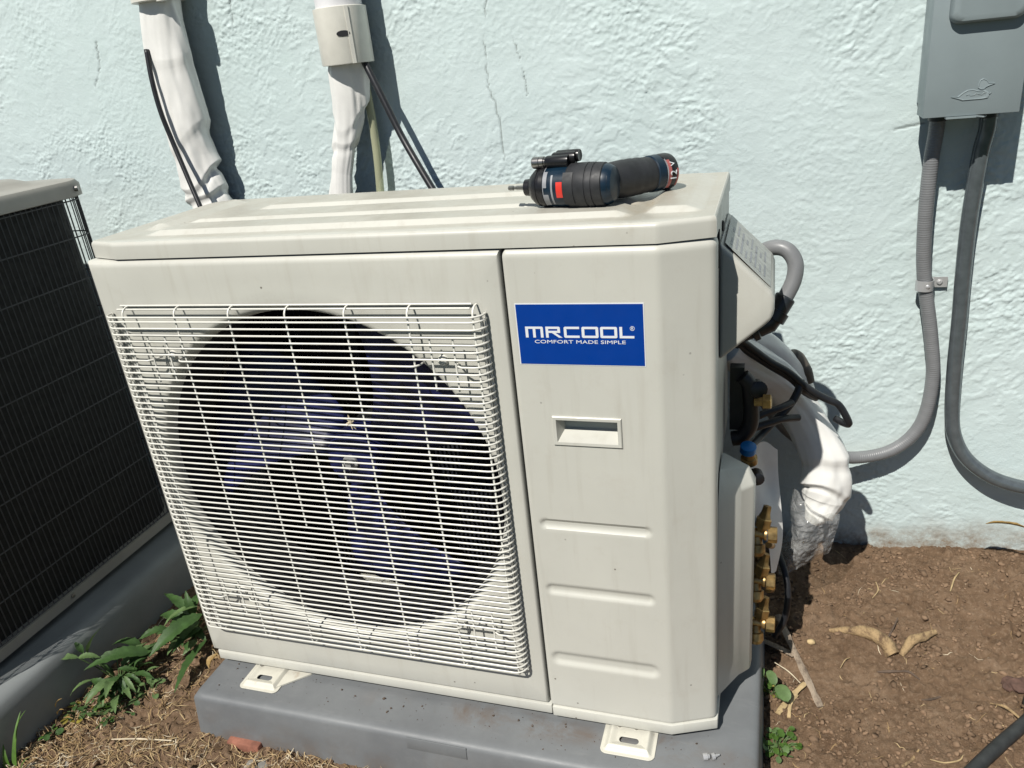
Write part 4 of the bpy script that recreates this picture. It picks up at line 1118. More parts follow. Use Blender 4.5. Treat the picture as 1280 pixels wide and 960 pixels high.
# cover: front sheet + left/right flanges, with raised pocket at the top
m = MB()
m.box((BX0, BYF, BZ0), (BX1, BYF+0.0018, BZ1)); m.box((BX0, BYF+0.0018, BZ0+0.0), (BX0+0.0016, BYF+0.060, BZ1)); m.box((BX1-0.0016, BYF+0.0018, BZ0), (BX1, BYF+0.060, BZ1))
cov = m.build('cover', M['box_grey'], box, bevel=0.0008)
m = MB()
def rrect(x0, x1, z0, z1, r, y, n=5):
    out = []
    for cx_, cz_, a0 in ((x0+r, z0+r, PI), (x1-r, z0+r, 1.5*PI), (x1-r, z1-r, 0), (x0+r, z1-r, PI/2)):
        for k in range(n+1): a = a0 + PI/2*k/n; out.append((cx_+r*math.cos(a), y, cz_+r*math.sin(a)))
    return out
rg = [rrect(1.2535, 1.3555, 0.9855, 1.20, 0.014, BYF+0.001), rrect(1.2545, 1.3545, 0.9865, 1.199, 0.014, BYF-0.010), rrect(1.2575, 1.3515, 0.9895, 1.196, 0.013, BYF-0.0145), rrect(1.263, 1.346, 0.995, 1.19, 0.012, BYF-0.016)]
k_ = len(rg[0]); V = [q for r_ in rg for q in r_]
F = [(i*k_+j, i*k_+(j+1) % k_, (i+1)*k_+(j+1) % k_, (i+1)*k_+j) for i in range(len(rg)-1) for j in range(k_)] + [tuple(range((len(rg)-1)*k_, len(rg)*k_))]
make('raised_pocket', V, F, M['box_grey'], cov, smooth=40)
def fp_(u, v): return XZ_on_box(u, v)
# duck outline measured on the cover (x right, z up, metres)
duck = [(1.2683, 0.5200, 0.8808), (1.2772, 0.5200, 0.8806), (1.2843, 0.5200, 0.8865), (1.2905, 0.5200, 0.8900), (1.2981, 0.5200, 0.8905), (1.3049, 0.5200, 0.8882), (1.3135, 0.5200, 0.8886), (1.3205, 0.5200, 0.8845), (1.3222, 0.5200, 0.8797), (1.3205, 0.5200, 0.8758), (1.3108, 0.5200, 0.8748), (1.2955, 0.5200, 0.8749), (1.2845, 0.5200, 0.8747), (1.2798, 0.5200, 0.8768)]
head = [(1.3045, 0.5200, 0.8917), (1.3043, 0.5200, 0.8975), (1.3064, 0.5200, 0.9031), (1.3104, 0.5200, 0.9051), (1.3150, 0.5200, 0.9029), (1.3189, 0.5200, 0.8980), (1.3264, 0.5200, 0.8974), (1.3277, 0.5200, 0.8963), (1.3204, 0.5200, 0.8938), (1.3158, 0.5200, 0.8919), (1.3134, 0.5200, 0.8894), (1.3080, 0.5200, 0.8891)]
m = MB()
for poly in (duck, head):
    # poly runs clockwise seen from the front; make a bevelled raised shape
    P = [Vector((p[0], BYF, p[2])) for p in poly]; c_ = sum(P, Vector())/len(P); n_ = len(P)
    V = [p for p in P] + [p.lerp(c_, 0.05) + Vector((0, -0.0012, 0)) for p in P] + [p.lerp(c_, 0.13) + Vector((0, -0.0014, 0)) for p in P] + [p.lerp(c_, 0.19) + Vector((0, -0.0007, 0)) for p in P]
    F = [(i*n_+j, i*n_+(j+1) % n_, (i+1)*n_+(j+1) % n_, (i+1)*n_+j) for i in range(3) for j in range(n_)] + [tuple(range(3*n_, 4*n_))]
    m.add(V, F)
m.build('duck_emblem', M['box_grey'], cov, smooth=35)
m = MB()
pts = [Vector((1.2895 + 0.0035*k + 0.001*math.sin(k*2.3), BYF-0.0008, (duck[0][2] + 0.0018*math.sin(k*1.9) + 0.0010 + 0.0002*k))) for k in range(11)]
m.tube(pts, 0.0006, 5); m.build('emblem_script', M['box_grey'], cov, smooth=179)
m = MB(); m.box((1.265, BYF-0.003, BZ0-0.0035), (1.307, BYF+0.010, BZ0-0.0006)); m.tube([(1.307, BYF+0.002, BZ0-0.002), (1.318, BYF+0.003, BZ0-0.004), (1.322, BYF+0.008, BZ0-0.003)], 0.0016, 8)
m.build('latch_tab', M['box_grey'], box)
for x in (1.2655, 1.339):
    m = MB(); m.lathe((x, 0.5885, BZ0+0.018), (0, 0, -1), [(0, 0.0165), (0.012, 0.0165), (0.0125, 0.0148), (0.030, 0.0148), (0.031, 0.0135)], 20); m.build('conduit_fitting', M['fitting'], box, smooth=35)

# ================================================================== CONDUITS
ribbed = [(1.2655, 0.5885, BZ0+0.012), (1.2651, 0.5880, 0.8213), (1.2625, 0.5880, 0.7758), (1.2628, 0.5900, 0.6941), (1.2681, 0.5950, 0.6071), (1.2770, 0.5980, 0.5465), (1.2952, 0.5970, 0.4537), (1.3061, 0.5940, 0.3659), (1.2945, 0.5900, 0.2738), (1.2489, 0.5830, 0.2182), (1.1754, 0.5650, 0.2053), (1.1111, 0.5300, 0.2368), (1.0489, 0.4900, 0.2985), (1.0036, 0.4400, 0.3847), (0.9685, 0.4000, 0.4723), (0.9482, 0.3850, 0.5450), (0.9506, 0.3750, 0.6125), (0.9696, 0.3600, 0.6603), (0.9903, 0.3450, 0.6849), (1.0116, 0.3350, 0.6965), (1.0316, 0.3280, 0.6933), (1.0438, 0.3220, 0.6745), (1.0423, 0.3150, 0.6498), (1.0314, 0.3080, 0.6250), (1.0191, 0.3000, 0.6042)]
P = resample(spline(ribbed, 500), 0.0013)
Rr = []
for i in range(len(P)):
    s_ = i*0.0013; f = i/len(P)
    Rr.append(0.0122 + (0.00050*(abs(((s_/0.0042) % 1)*2-1)-0.5)*2 if f < 0.58 else 0))
m = MB(); m.tube(P, Rr, 18); o = m.build('flexible_conduit', M['conduit'], smooth=70)
tag(o, 'lighter grey ribbed conduit curving from the wall box behind the white hose to the condenser', 'conduit')
endp, endd = P[-1], (P[-1]-P[-6]).normalized()
m = MB(); m.lathe(endp - endd*0.026, endd, [(0, 0.0145), (0.002, 0.0160), (0.024, 0.0160), (0.0245, 0.0195), (0.040, 0.0195), (0.041, 0.0150), (0.055, 0.0140)], 18)
fit = m.build('fitting', M['fitting'], o, smooth=35)
m = MB(); m.lathe(endp + endd*0.018, Vector((-0.8, -0.15, -0.35)), [(0, 0.017), (0.022, 0.017), (0.024, 0.020), (0.032, 0.020), (0.034, 0.014), (0.05, 0.013)], 18); m.build('fitting', M['fitting'], o, smooth=35)
# strap
sc_ = Vector((1.2749, 0.5970, 0.5529))
m = MB()
V = []; F = []; n_ = 16
for k in range(n_+1):
    a = math.radians(195 - 215*k/n_ + 0)
    a = PI + PI*k/n_
    for zz in (-0.0095, 0.0095): V += [(sc_.x+0.0138*math.cos(a), sc_.y+0.0138*math.sin(a), sc_.z+zz), (sc_.x+0.0152*math.cos(a), sc_.y+0.0152*math.sin(a), sc_.z+zz)]
F = []
for k in range(n_):
    a = k*4; b_ = a+4; F += [(a+1, b_+1, b_+3, a+3), (a, a+2, b_+2, b_), (a, b_, b_+1, a+1), (a+2, a+3, b_+3, b_+2)]
m.add(V, F)
x1_, x2_ = sc_.x+0.0138, sc_.x+0.040
m.box((x1_, WALL_Y-0.0075, sc_.z-0.0095), (x2_, WALL_Y-0.0055, sc_.z+0.0095)); m.box((x1_, sc_.y, sc_.z-0.0095), (x1_+0.0015, WALL_Y-0.0055, sc_.z+0.0095))
strap = m.build('conduit_strap', M['zinc']); tag(strap, 'small steel strap holding the ribbed conduit to the wall', 'strap')
m = MB(); m.lathe((sc_.x+0.027, WALL_Y-0.0075, sc_.z), (0, -1, 0), [(0, 0.0055), (0.001, 0.0052), (0.003, 0.003)], 14); m.build('screw', M['zinc'], strap, smooth=40)
m = MB(); m.lathe((sc_.x+0.003, sc_.y-0.0150, sc_.z), (0, -1, 0), [(0, 0.004), (0.0012, 0.0025)], 14); m.build('dimple', M['zinc'], strap, smooth=40)
m = MB(); dk = [(1.339, 0.5885, BZ0+0.012), (1.3401, 0.5880, 0.8222), (1.3350, 0.5880, 0.7778), (1.3317, 0.5900, 0.6773), (1.3332, 0.5920, 0.5918), (1.3377, 0.5940, 0.4863), (1.3403, 0.5940, 0.3914), (1.3462, 0.5940, 0.3001), (1.3554, 0.5920, 0.2498), (1.3772, 0.5880, 0.2075), (1.4144, 0.5840, 0.1749), (1.4576, 0.5800, 0.1573), (1.5072, 0.5750, 0.1536), (1.6024, 0.5600, 0.1688), (2.2, 0.57, 0.13), (3.2, 0.585, 0.12)]
m.tube(resample(spline(dk, 300), 0.005), 0.0132, 20); o = m.build('smooth_conduit', M['conduit_dark'], smooth=179)
tag(o, 'darker smooth conduit dropping from the box and turning right out of view', 'conduit')

# ================================================================== LINE HOSE AND CABLES BY THE RIGHT SIDE
V, F = wrinkled([(0.9381, 0.3300, 0.5339), (0.9692, 0.3700, 0.4966), (1.0120, 0.4100, 0.4460), (1.0517, 0.4300, 0.3912), (1.0841, 0.4350, 0.3336), (1.1084, 0.4300, 0.2796), (1.1175, 0.4250, 0.2322), (1.1150, 0.4200, 0.1970), (1.1047, 0.4100, 0.1708), (1.0942, 0.4050, 0.1517)],
                [0.030, 0.034, 0.036, 0.036, 0.0375, 0.040, 0.041, 0.038, 0.026, 0.014], 240, 64, 0.24, 33, 0.9, 0.5, 0, ((0.52, 0.13, 0.10, 0.4), (0.70, 0.11, 0.16, 2.4), (0.86, 0.08, 0.20, 0.9)), 0.018, 0.04)
hz = make('line_hose', V, F, M['vinyl'], smooth=179); tag(hz, 'thick white wrapped line hose bending down from the side of the cream condenser', 'hose')
V, F = wrinkled([(0.9489, 0.3700, 0.5433), (0.9876, 0.4200, 0.5025), (1.0295, 0.4600, 0.4486), (1.0668, 0.4900, 0.3884), (1.0868, 0.5000, 0.3261)], [0.030, 0.031, 0.030, 0.024, 0.018], 60, 30, 0.16, 44, 0.9)
h2 = make('line_hose', V, F, M['vinyl'], smooth=179); tag(h2, 'short white wrapped hose half hidden behind the thick one under the side cover', 'hose')
m = MB(); m.tube(spline([(1.0430, 0.4700, 0.4589), (1.0587, 0.4800, 0.4457), (1.0707, 0.4850, 0.4248), (1.0746, 0.4850, 0.3991)], 16), [0.010]+[0.017]*10+[0.016]*4+[0.008], 16, shape=lambda t, a: 1+0.1*math.sin(7*t+2*a))
o = m.build('tape_wrap', M['tape'], smooth=179); tag(o, 'lump of dark brown tape on the short white hose behind the cables', 'tape')
cabs = [([(0.9520, 0.3000, 0.5650), (0.9765, 0.3200, 0.5382), (1.0109, 0.3350, 0.5044), (1.0405, 0.3450, 0.4822), (1.0641, 0.3500, 0.4587), (1.0865, 0.3550, 0.4395), (1.1073, 0.3580, 0.4270), (1.1216, 0.3600, 0.4192), (1.1311, 0.3600, 0.4061), (1.1414, 0.3620, 0.3829), (1.1349, 0.3720, 0.3776), (1.1217, 0.3850, 0.3797)], 0.0062, 'black cable in front whose end hooks back beside the wall, over the thick white hose'),
        ([(0.9479, 0.3100, 0.5529), (0.9803, 0.3300, 0.5216), (1.0150, 0.3450, 0.4917), (1.0451, 0.3600, 0.4656), (1.0643, 0.3720, 0.4400), (1.0756, 0.3850, 0.4254), (1.0898, 0.4000, 0.4113)], 0.0068, 'black cable running beside the hooked one and ending on the thick white hose'),
        ([(1.0615, 0.3550, 0.4653), (1.0570, 0.3450, 0.4461), (1.0436, 0.3300, 0.4259), (1.0213, 0.3100, 0.4078), (0.9991, 0.2850, 0.3910), (0.9824, 0.2500, 0.3863)], 0.0066, 'black cable dropping from the bundle to the blue valve cap'),
        ([(0.9799, 0.2700, 0.4244), (1.0044, 0.2850, 0.4327), (1.0292, 0.3000, 0.4367), (1.0480, 0.3200, 0.4382)], 0.0058, 'short black cable from the black bracket to the bundle, the upper of two'),
        ([(0.9802, 0.2700, 0.4097), (1.0087, 0.2900, 0.4113), (1.0338, 0.3100, 0.4114), (1.0598, 0.3350, 0.4032)], 0.0062, 'short black cable from the black bracket, the lower of two'),
        ([(1.0357, 0.3600, 0.1082), (1.0489, 0.3300, 0.0866), (1.0555, 0.3100, 0.0484), (1.0501, 0.3000, 0.0002), (1.0344, 0.3000, -0.0403)], 0.0060, 'black cable curving down into the shade behind the brass valves')]
for pts, r_, lb_ in cabs:
    m = MB(); m.tube(spline(pts, 40), r_, 12); o = m.build('cable', M['cable'], smooth=179); tag(o, lb_, 'cable', 'black cables at the condenser side')
# plastic film: tail of the hose wrap and a sheet behind the valves
def sheet(cols, name, mat, nu, nv, amp, seed, f=22, ridged=False):
    """cols: rows of control points -> smooth crumpled sheet"""
    rows = [spline(r_, nu) for r_ in cols]
    V = []
    colsp = [spline([rows[k][i] for k in range(len(rows))], nv) for i in range(nu)]
    for j in range(nv):
        for i in range(nu):
            p = colsp[i][j]; w = float(fbm(np.array([p.x+p.y*0.3]), np.array([p.z+p.y*0.4]), f, 4, seed, 0.6)[0])
            w = 0.6 - 2.2*abs(w) if ridged else w; V.append((p.x, p.y + amp*w, p.z + amp*0.3*w))
    return grid_mesh(name, np.array(V), nu, nv, mat, smooth=179)
o = sheet([[(1.0603, 0.4000, 0.2221), (1.0674, 0.3700, 0.2342), (1.0785, 0.3600, 0.2212), (1.1040, 0.3650, 0.1999), (1.1424, 0.4000, 0.1773)],
           [(1.0516, 0.4000, 0.1900), (1.0631, 0.3600, 0.1993), (1.0823, 0.3500, 0.1906), (1.1075, 0.3600, 0.1795), (1.1400, 0.3900, 0.1610)],
           [(1.0571, 0.3900, 0.1527), (1.0670, 0.3500, 0.1648), (1.0835, 0.3450, 0.1596), (1.1058, 0.3550, 0.1551), (1.1349, 0.3900, 0.1305)],
           [(1.0467, 0.3800, 0.1207), (1.0654, 0.3450, 0.1330), (1.0820, 0.3450, 0.1314), (1.1016, 0.3550, 0.1300), (1.1283, 0.3900, 0.1010)],
           [(1.0364, 0.3700, 0.0864), (1.0528, 0.3450, 0.0994), (1.0694, 0.3450, 0.1032), (1.0892, 0.3600, 0.1036), (1.1107, 0.3900, 0.0880)],
           [(1.0403, 0.3600, 0.0498), (1.0485, 0.3500, 0.0604), (1.0596, 0.3500, 0.0692), (1.0763, 0.3600, 0.0784), (1.0965, 0.3800, 0.0826)]], 'plastic_wrap', M['film'], 70, 84, 0.013, 55, 16)
tag(o, 'crumpled clear plastic wrap hanging from the end of the thick white hose', 'plastic wrap')
o = sheet([[(0.9842, 0.2900, 0.3647), (1.0057, 0.3100, 0.3675), (1.0284, 0.3300, 0.3426)],
           [(0.9855, 0.2800, 0.3083), (1.0075, 0.3100, 0.2921), (1.0313, 0.3300, 0.2902)],
           [(0.9920, 0.2700, 0.2510), (1.0183, 0.2900, 0.2405), (1.0385, 0.3100, 0.2294)],
           [(1.0172, 0.2700, 0.1876), (1.0279, 0.2800, 0.1817), (1.0415, 0.3000, 0.1777)],
           [(1.0242, 0.2700, 0.1270), (1.0284, 0.2800, 0.1200), (1.0326, 0.2900, 0.1165)]], 'plastic_sheet', M['vinyl'], 24, 40, 0.004, 66, 12)
tag(o, 'pale flat plastic sheet tucked behind the brass valves', 'plastic sheet')

# ================================================================== OLD CONDENSER AT THE LEFT
OX0, OX1, OY0, OY1 = -1.16, -0.40, -0.32, 0.432
OZB, OZT = 0.030, 0.832
old = empty('air_conditioner', (-0.78, 0.056, 0.0))
tag(old, 'older tall square condenser with a dark wire guard and beige top at the left edge', 'air conditioner')
def rsq(ins, r, n=8):
    x0, x1, y0, y1 = OX0+ins, OX1-ins, OY0+ins, OY1-ins; out = []
    for cx_, cy_, a0 in ((x1-r, y1-r, 0), (x0+r, y1-r, PI/2), (x0+r, y0+r, PI), (x1-r, y0+r, 1.5*PI)):
        for k in range(n+1): a = a0+PI/2*k/n; out.append((cx_+r*math.cos(a), cy_+r*math.sin(a)))
    return out
def loft(levels, cap0=True, cap1=True):
    n = len(levels[0][1]); V = [(x, y, z) for z, L in levels for x, y in L]; k = len(levels)
    F = [(i*n+j, i*n+(j+1) % n, (i+1)*n+(j+1) % n, (i+1)*n+j) for i in range(k-1) for j in range(n)]
    if cap0: F.append(tuple(range(n-1, -1, -1)))
    if cap1: F.append(tuple(range((k-1)*n, k*n)))
    return V, F
V, F = loft([(OZB+0.01, rsq(0.016, 0.075)), (OZT-0.005, rsq(0.016, 0.075))]); make('coil', V, F, M['old_coil'], old, smooth=40)
V, F = loft([(OZB, rsq(0.0, 0.06)), (OZB+0.0225, rsq(0.0, 0.06)), (OZB+0.025, rsq(0.003, 0.06)), (OZB+0.025, rsq(0.03, 0.05))], True, False)
bp = make('base_pan', V, F, M['old_lid'], old, smooth=35)
for y in (0.06, -0.2):
    m = MB(); m.lathe((OX1-0.0005, y, OZB+0.014), (1, 0, 0), [(0, 0.005), (0.003, 0.005), (0.004, 0.003)], 8); m.build('screw', M['screw'], bp, smooth=35)
V, F = loft([(OZT, rsq(-0.006, 0.07)), (OZT+0.002, rsq(-0.012, 0.072)), (OZT+0.026, rsq(-0.012, 0.072)), (OZT+0.034, rsq(-0.006, 0.068)), (OZT+0.036, rsq(0.010, 0.06)),
             (OZT+0.0375, rsq(0.050, 0.06)), (OZT+0.044, rsq(0.062, 0.06)), (OZT+0.050, rsq(0.075, 0.06)), (OZT+0.0515, rsq(0.10, 0.06))])
tp = make('lid', V, F, M['old_lid'], old, smooth=40)
m = MB(); m.lathe((OX1-0.20, OY1-0.36, OZT+0.051), (0, 0, 1), [(0, 0.03), (0.006, 0.028), (0.008, 0.012), (0.012, 0.010)], 20); m.build('lid_knob', M['driver_black'], tp, smooth=40)
m = MB(); m.lathe((OX1+0.004, OY1-0.045, OZT+0.017), (1, 0.7, 0), [(0, 0.006), (0.012, 0.006), (0.013, 0.004)], 10); m.build('screw', M['screw'], tp, smooth=35)
# guard: every upright and every hoop a wire of its own
guard = empty('guard_root', (0, 0, 0)); bpy.data.objects.remove(guard)
gpath = rsq(-0.001, 0.062, 10)
m = MB(); m.tube([(x, y, OZB+0.030) for x, y in gpath + gpath[:1]], 0.0016, 5); gd = m.build('wire_guard', M['guard'], old, smooth=60)
zrow = [0.752, 0.664, 0.577, 0.490, 0.402, 0.314, 0.226, 0.138]
hoop = m = MB(); m.tube([(x, y, 0.0) for x, y in gpath + gpath[:1]], 0.0015, 5)
h0 = m.build('guard_hoop', M['guard'], gd, smooth=60); h0.location.z = zrow[0]
for z in zrow[1:] + [OZT-0.006]:
    c = h0.copy(); link(c); c.parent = gd; c.location = (0, 0, z)
ups = [(OX1+0.0015, y) for y in np.arange(OY0+0.06, OY1-0.061, 0.0125)]
for k in range(1, 9):
    a = PI/2*k/8; ups.append((OX1-0.061+0.0625*math.cos(a), OY1-0.061+0.0625*math.sin(a)))
ups += [(x, OY1+0.0015) for x in np.arange(OX1-0.075, OX1-0.16, -0.0125)]
ups += [(x, OY0-0.0015) for x in np.arange(OX1-0.062, OX0+0.06, -0.0125)]
m = MB(); m.tube([(0, 0, OZB+0.028), (0, 0, OZT)], 0.00125, 5); g0 = m.build('guard_wire', M['guard'], gd, smooth=60)
b0_ = g0.location.copy()
for i, (x, y) in enumerate(ups):
    c = g0 if i == 0 else g0.copy()
    if i: link(c); c.parent = gd
    c.location = (b0_.x+x, b0_.y+y, 0)
# corner posts inside the guard
# its pad
op = empty('equipment_pad', (-0.75, 0.0, -0.1))
tag(op, 'pale grey thick equipment pad under the old condenser at the left', 'equipment pad')
def psq(x1, y0, y1, r=0.03, n=6):
    x0 = -1.30; out = []
    for cx_, cy_, a0 in ((x1-r, y1-r, 0), (x0+r, y1-r, PI/2), (x0+r, y0+r, PI), (x1-r, y0+r, 1.5*PI)):
        for k in range(n+1): a = a0+PI/2*k/n; out.append((cx_+r*math.cos(a), cy_+r*math.sin(a)))
    return out
V, F = loft([(-0.14, psq(-0.318, -0.46, 0.56)), (-0.10, psq(-0.320, -0.455, 0.555)), (-0.02, psq(-0.326, -0.448, 0.548)), (0.000, psq(-0.331, -0.442, 0.542)), (0.008, psq(-0.338, -0.436, 0.536)), (0.0125, psq(-0.349, -0.425, 0.525)), (0.0135, psq(-0.365, -0.41, 0.51))])
make('pad_shell', V, F, M['old_pad'], op, smooth=45)
m = MB()
for (x, y) in ((-0.47, -0.25), (-0.47, 0.36), (-1.1, -0.25), (-1.1, 0.36)): m.box((x-0.03, y-0.03, 0.0137), (x+0.03, y+0.03, OZB-0.0002))
m.build('unit_feet', M['old_coil'], old)

# ================================================================== GROUND CLUTTER
def rock(name, c, size, mat, seed, squash=(1, 1, 0.6), sub=3, rough=0.35):
    bm = bmesh.new(); bmesh.ops.create_icosphere(bm, subdivisions=sub, radius=1.0)
    for v in bm.verts:
        q = v.co; w = float(fbm(np.array([q.x*1.1+q.z*.7+seed*3.1]), np.array([q.y*1.1-q.z*.5+seed*1.7]), 1.0, 3, seed)[0])
        k = 1 + rough*w; v.co = Vector((q.x*k*squash[0], q.y*k*squash[1], q.z*k*squash[2]))*size + Vector(c)
    me = bpy.data.meshes.new(name); bm.to_mesh(me); bm.free(); return finish(name, me, mat, None, 40)
def gpt(p, dz=0.0): return Vector((p[0], p[1], zg(p[0], p[1])+dz))
# red brick edge showing under the front of the pad
m = MB(); q = Vector((0.1098, -0.0996, -0.1040))
m.box((q.x-0.035, q.y-0.004, -0.16), (q.x+0.035, q.y+0.060, -0.0935)); o = m.build('brick', M['brick'], bevel=0.004); tag(o, 'worn red brick peeping out under the front edge of the grey pad', 'brick')
o = rock('stone', gpt((0.1582, -0.1349, -0.1000), -0.006), 0.026, M['stone'], 3, (1.0, 0.75, 0.30), 3, 0.6); tag(o, 'flat grey stone in the straw below the brick', 'stone')
o = rock('stone', gpt((-0.2082, -0.2008, -0.1000), -0.003), 0.018, M['stone'], 5, (1.2, 0.7, 0.4), 3, 0.6); tag(o, 'grey stone at the bottom left edge in the straw', 'stone')
o = rock('stone', gpt((-0.2733, -0.2240, -0.1000), -0.003), 0.015, M['stone'], 8, (1.4, 0.7, 0.35), 3, 0.6); tag(o, 'grey stone beside the grass tuft at the bottom left corner', 'stone')
o = rock('stone', gpt((1.1008, 0.3257, -0.0850), 0.002), 0.0065, M['straw_a'], 9, (1.2, 0.9, 0.7)); tag(o, 'small pale pebble by the shaded soil near the brass valves', 'stone')
o = rock('soil_clod', gpt((1.4313, 0.2873, -0.0600), 0.004), 0.016, plain('red_clod', (0.115, 0.065, 0.048), 0.95, 0.4, 80, bump=1.0, bscale=160), 12, (1.3, 1, 0.5), 4, 0.75); tag(o, 'reddish brown clod of soil at the right edge', 'clod')
for i, (u, v, s_) in enumerate(()): pass
# roots and sticks
def stick(name, pts, rad, mat, lb, cat, seed=1, group=None, lump=0.25, n=10):
    P = spline(pts, 36); R = np.interp(np.linspace(0, 1, 36), np.linspace(0, 1, len(rad)), rad)
    V = []; m = MB()
    m.tube(P, R, n, shape=lambda t, a: 1 + lump*float(fbm(np.array([t*6+math.cos(a)*0.6]), np.array([math.sin(a)*0.6+seed]), 1.0, 3, seed)[0]))
    o = m.build(name, mat, smooth=50); tag(o, lb, cat, group); return o
def gp(p, dz): v = gpt(p, dz); return (v.x, v.y, v.z)
stick('root', [gp((1.1350, 0.3629, -0.0750), -0.002), gp((1.1718, 0.3609, -0.0750), 0.004), gp((1.2034, 0.3537, -0.0750), 0.010), gp((1.2280, 0.3391, -0.0750), 0.010), gp((1.2420, 0.3208, -0.0750), 0.003)], [0.003, 0.008, 0.012, 0.014, 0.013], M['root'], 'thick tan root stub lying on the soil, left of the two', 'root', 3, None, 0.35)
stick('root', [gp((1.2562, 0.3277, -0.0750), 0.001), gp((1.2752, 0.3503, -0.0750), 0.006), gp((1.2961, 0.3649, -0.0750), 0.008), gp((1.3202, 0.3824, -0.0750), 0.008)], [0.005, 0.009, 0.008, 0.005], M['root'], 'shorter tan root pointing up right on the soil, right of the two', 'root', 6, None, 0.3)
stick('root', [gp((1.2385, 0.3604, -0.0750), 0.004), gp((1.2488, 0.3777, -0.0750), 0.008), gp((1.2561, 0.3924, -0.0750), 0.012)], [0.002, 0.0016, 0.001], M['twig'], 'thin dark twig standing between the two tan roots', 'twig', 7)
def flat_stick(pts, w, mat, lb, cat, seed=2, t=0.0022):
    P = spline(pts, 24); m = MB(); V = []
    for i, p in enumerate(P):
        T = (P[min(i+1, 23)]-P[max(i-1, 0)]).normalized(); s_ = T.cross(Vector((0, 0, 1))).normalized()
        ww = w*(1+0.25*float(perlin([i*0.35], [seed+0.2], seed)[0])); 
        for q in (-1, -0.3, 0.4, 1): V.append(p + s_*ww*q + Vector((0, 0, 0.0012*math.cos(q*2))))
        for q in (1, -1): V.append(p + s_*ww*q*0.9 - Vector((0, 0, t)))
    F = [(i*6+j, i*6+(j+1) % 6, (i+1)*6+(j+1) % 6, (i+1)*6+j) for i in range(23) for j in range(6)] + [(5, 4, 3, 2, 1, 0), tuple(23*6+j for j in range(6))]
    m.add(V, F); o = m.build('stick', mat, smooth=45); tag(o, lb, cat); return o
flat_stick([gp((1.0418, 0.3765, -0.0900), 0.022), gp((1.0676, 0.3032, -0.0900), 0.016), gp((1.0912, 0.2404, -0.0900), 0.010), gp((1.1117, 0.1860, -0.0900), 0.006)], 0.0062, M['stick'], 'long flat grey brown stick leaning out of the shade beside the pad', 'stick')
flat_stick([gp((1.0091, 0.3336, -0.0900), 0.010), gp((1.0417, 0.3089, -0.0900), 0.012), gp((1.0702, 0.2910, -0.0900), 0.010)], 0.0060, M['stick'], 'short flat stick in the shade crossing behind the longer one', 'stick', 4)
flat_stick([gp((1.0881, 0.2300, -0.0900), 0.008), gp((1.0685, 0.2031, -0.0900), 0.007), gp((1.0522, 0.1810, -0.0900), 0.005), gp((1.0414, 0.1605, -0.0900), 0.003)], 0.0048, M['straw_a'], 'pale split bark strip beside the clover by the pad', 'stick', 5)
flat_stick([gp((1.0739, 0.2042, -0.0900), 0.006), gp((1.0628, 0.1795, -0.0900), 0.004), gp((1.0598, 0.1572, -0.0900), 0.002)], 0.0030, M['straw_a'], 'small pale bark splinter under the split strip', 'stick', 6)
stick('twig', [gp((1.0359, 0.2676, -0.0900), 0.012), gp((1.0598, 0.2540, -0.0900), 0.014), gp((1.0799, 0.2283, -0.0900), 0.010)], [0.0008, 0.0012, 0.0008], M['straw_d'], 'thin white straw arching over the round green leaf', 'straw', 8)
stick('twig', [gp((1.3838, 0.2448, -0.0600), 0.004), gp((1.3994, 0.2303, -0.0600), 0.006), gp((1.4123, 0.2260, -0.0600), 0.005), gp((1.4220, 0.2092, -0.0600), 0.004)], [0.0012, 0.0026, 0.0024, 0.0018], M['root'], 'tan twig at the right edge of the soil', 'twig', 9)
stick('twig', [gp((1.2290, 0.0848, -0.0900), 0.004), gp((1.2458, 0.1069, -0.0900), 0.006), gp((1.2577, 0.1251, -0.0900), 0.005)], [0.0022, 0.0028, 0.0016], M['root'], 'short tan twig at the bottom edge of the soil', 'twig', 10)
stick('twig', [gp((1.2715, 0.1094, -0.0900), 0.002), gp((1.2912, 0.1045, -0.0900), 0.004), gp((1.3131, 0.1138, -0.0900), 0.004), gp((1.3207, 0.1247, -0.0900), 0.004)], [0.0006, 0.0014, 0.0014, 0.0006], M['straw_a'], 'curved pale straw at the bottom edge of the soil', 'straw', 11)
stick('twig', [gp((1.2113, 0.2796, -0.0800), 0.0), gp((1.2304, 0.2854, -0.0800), 0.003), gp((1.2489, 0.2871, -0.0800), 0.004), gp((1.2647, 0.2883, -0.0800), 0.003), gp((1.2812, 0.2779, -0.0800), 0.001)], [0.0015, 0.0028, 0.0016, 0.0024, 0.001], M['twig'], 'dark forked twig half buried below the roots', 'twig', 12)
stick('twig', [gp((1.2776, 0.2358, -0.0800), 0.001), gp((1.2927, 0.2371, -0.0800), 0.003), gp((1.3092, 0.2478, -0.0800), 0.002)], [0.0012, 0.0022, 0.0016], M['twig'], 'short dark twig in the middle of the bare soil', 'twig', 13)
stick('twig', [gp((1.1494, 0.2754, -0.0800), 0.002), gp((1.1588, 0.2935, -0.0800), 0.005), gp((1.1679, 0.3056, -0.0800), 0.004)], [0.0006, 0.0009, 0.0006], M['straw_a'], 'thin pale curl of straw left of the dark forked twig', 'straw', 14)
stick('twig', [gp((1.3602, 0.4845, -0.0600), 0.002), gp((1.3700, 0.5084, -0.0600), 0.006), gp((1.3830, 0.5333, -0.0600), 0.006)], [0.0012, 0.0018, 0.0010], M['straw_a'], 'pale curved twig on the soil below the grey conduit', 'twig', 15)
stick('twig', [gp((1.2194, 0.4570, -0.0600), 0.002), gp((1.2318, 0.4791, -0.0600), 0.004), gp((1.2297, 0.5016, -0.0600), 0.004)], [0.0008, 0.0012, 0.0008], M['straw_a'], 'thin pale twig just above the left root', 'twig', 16)
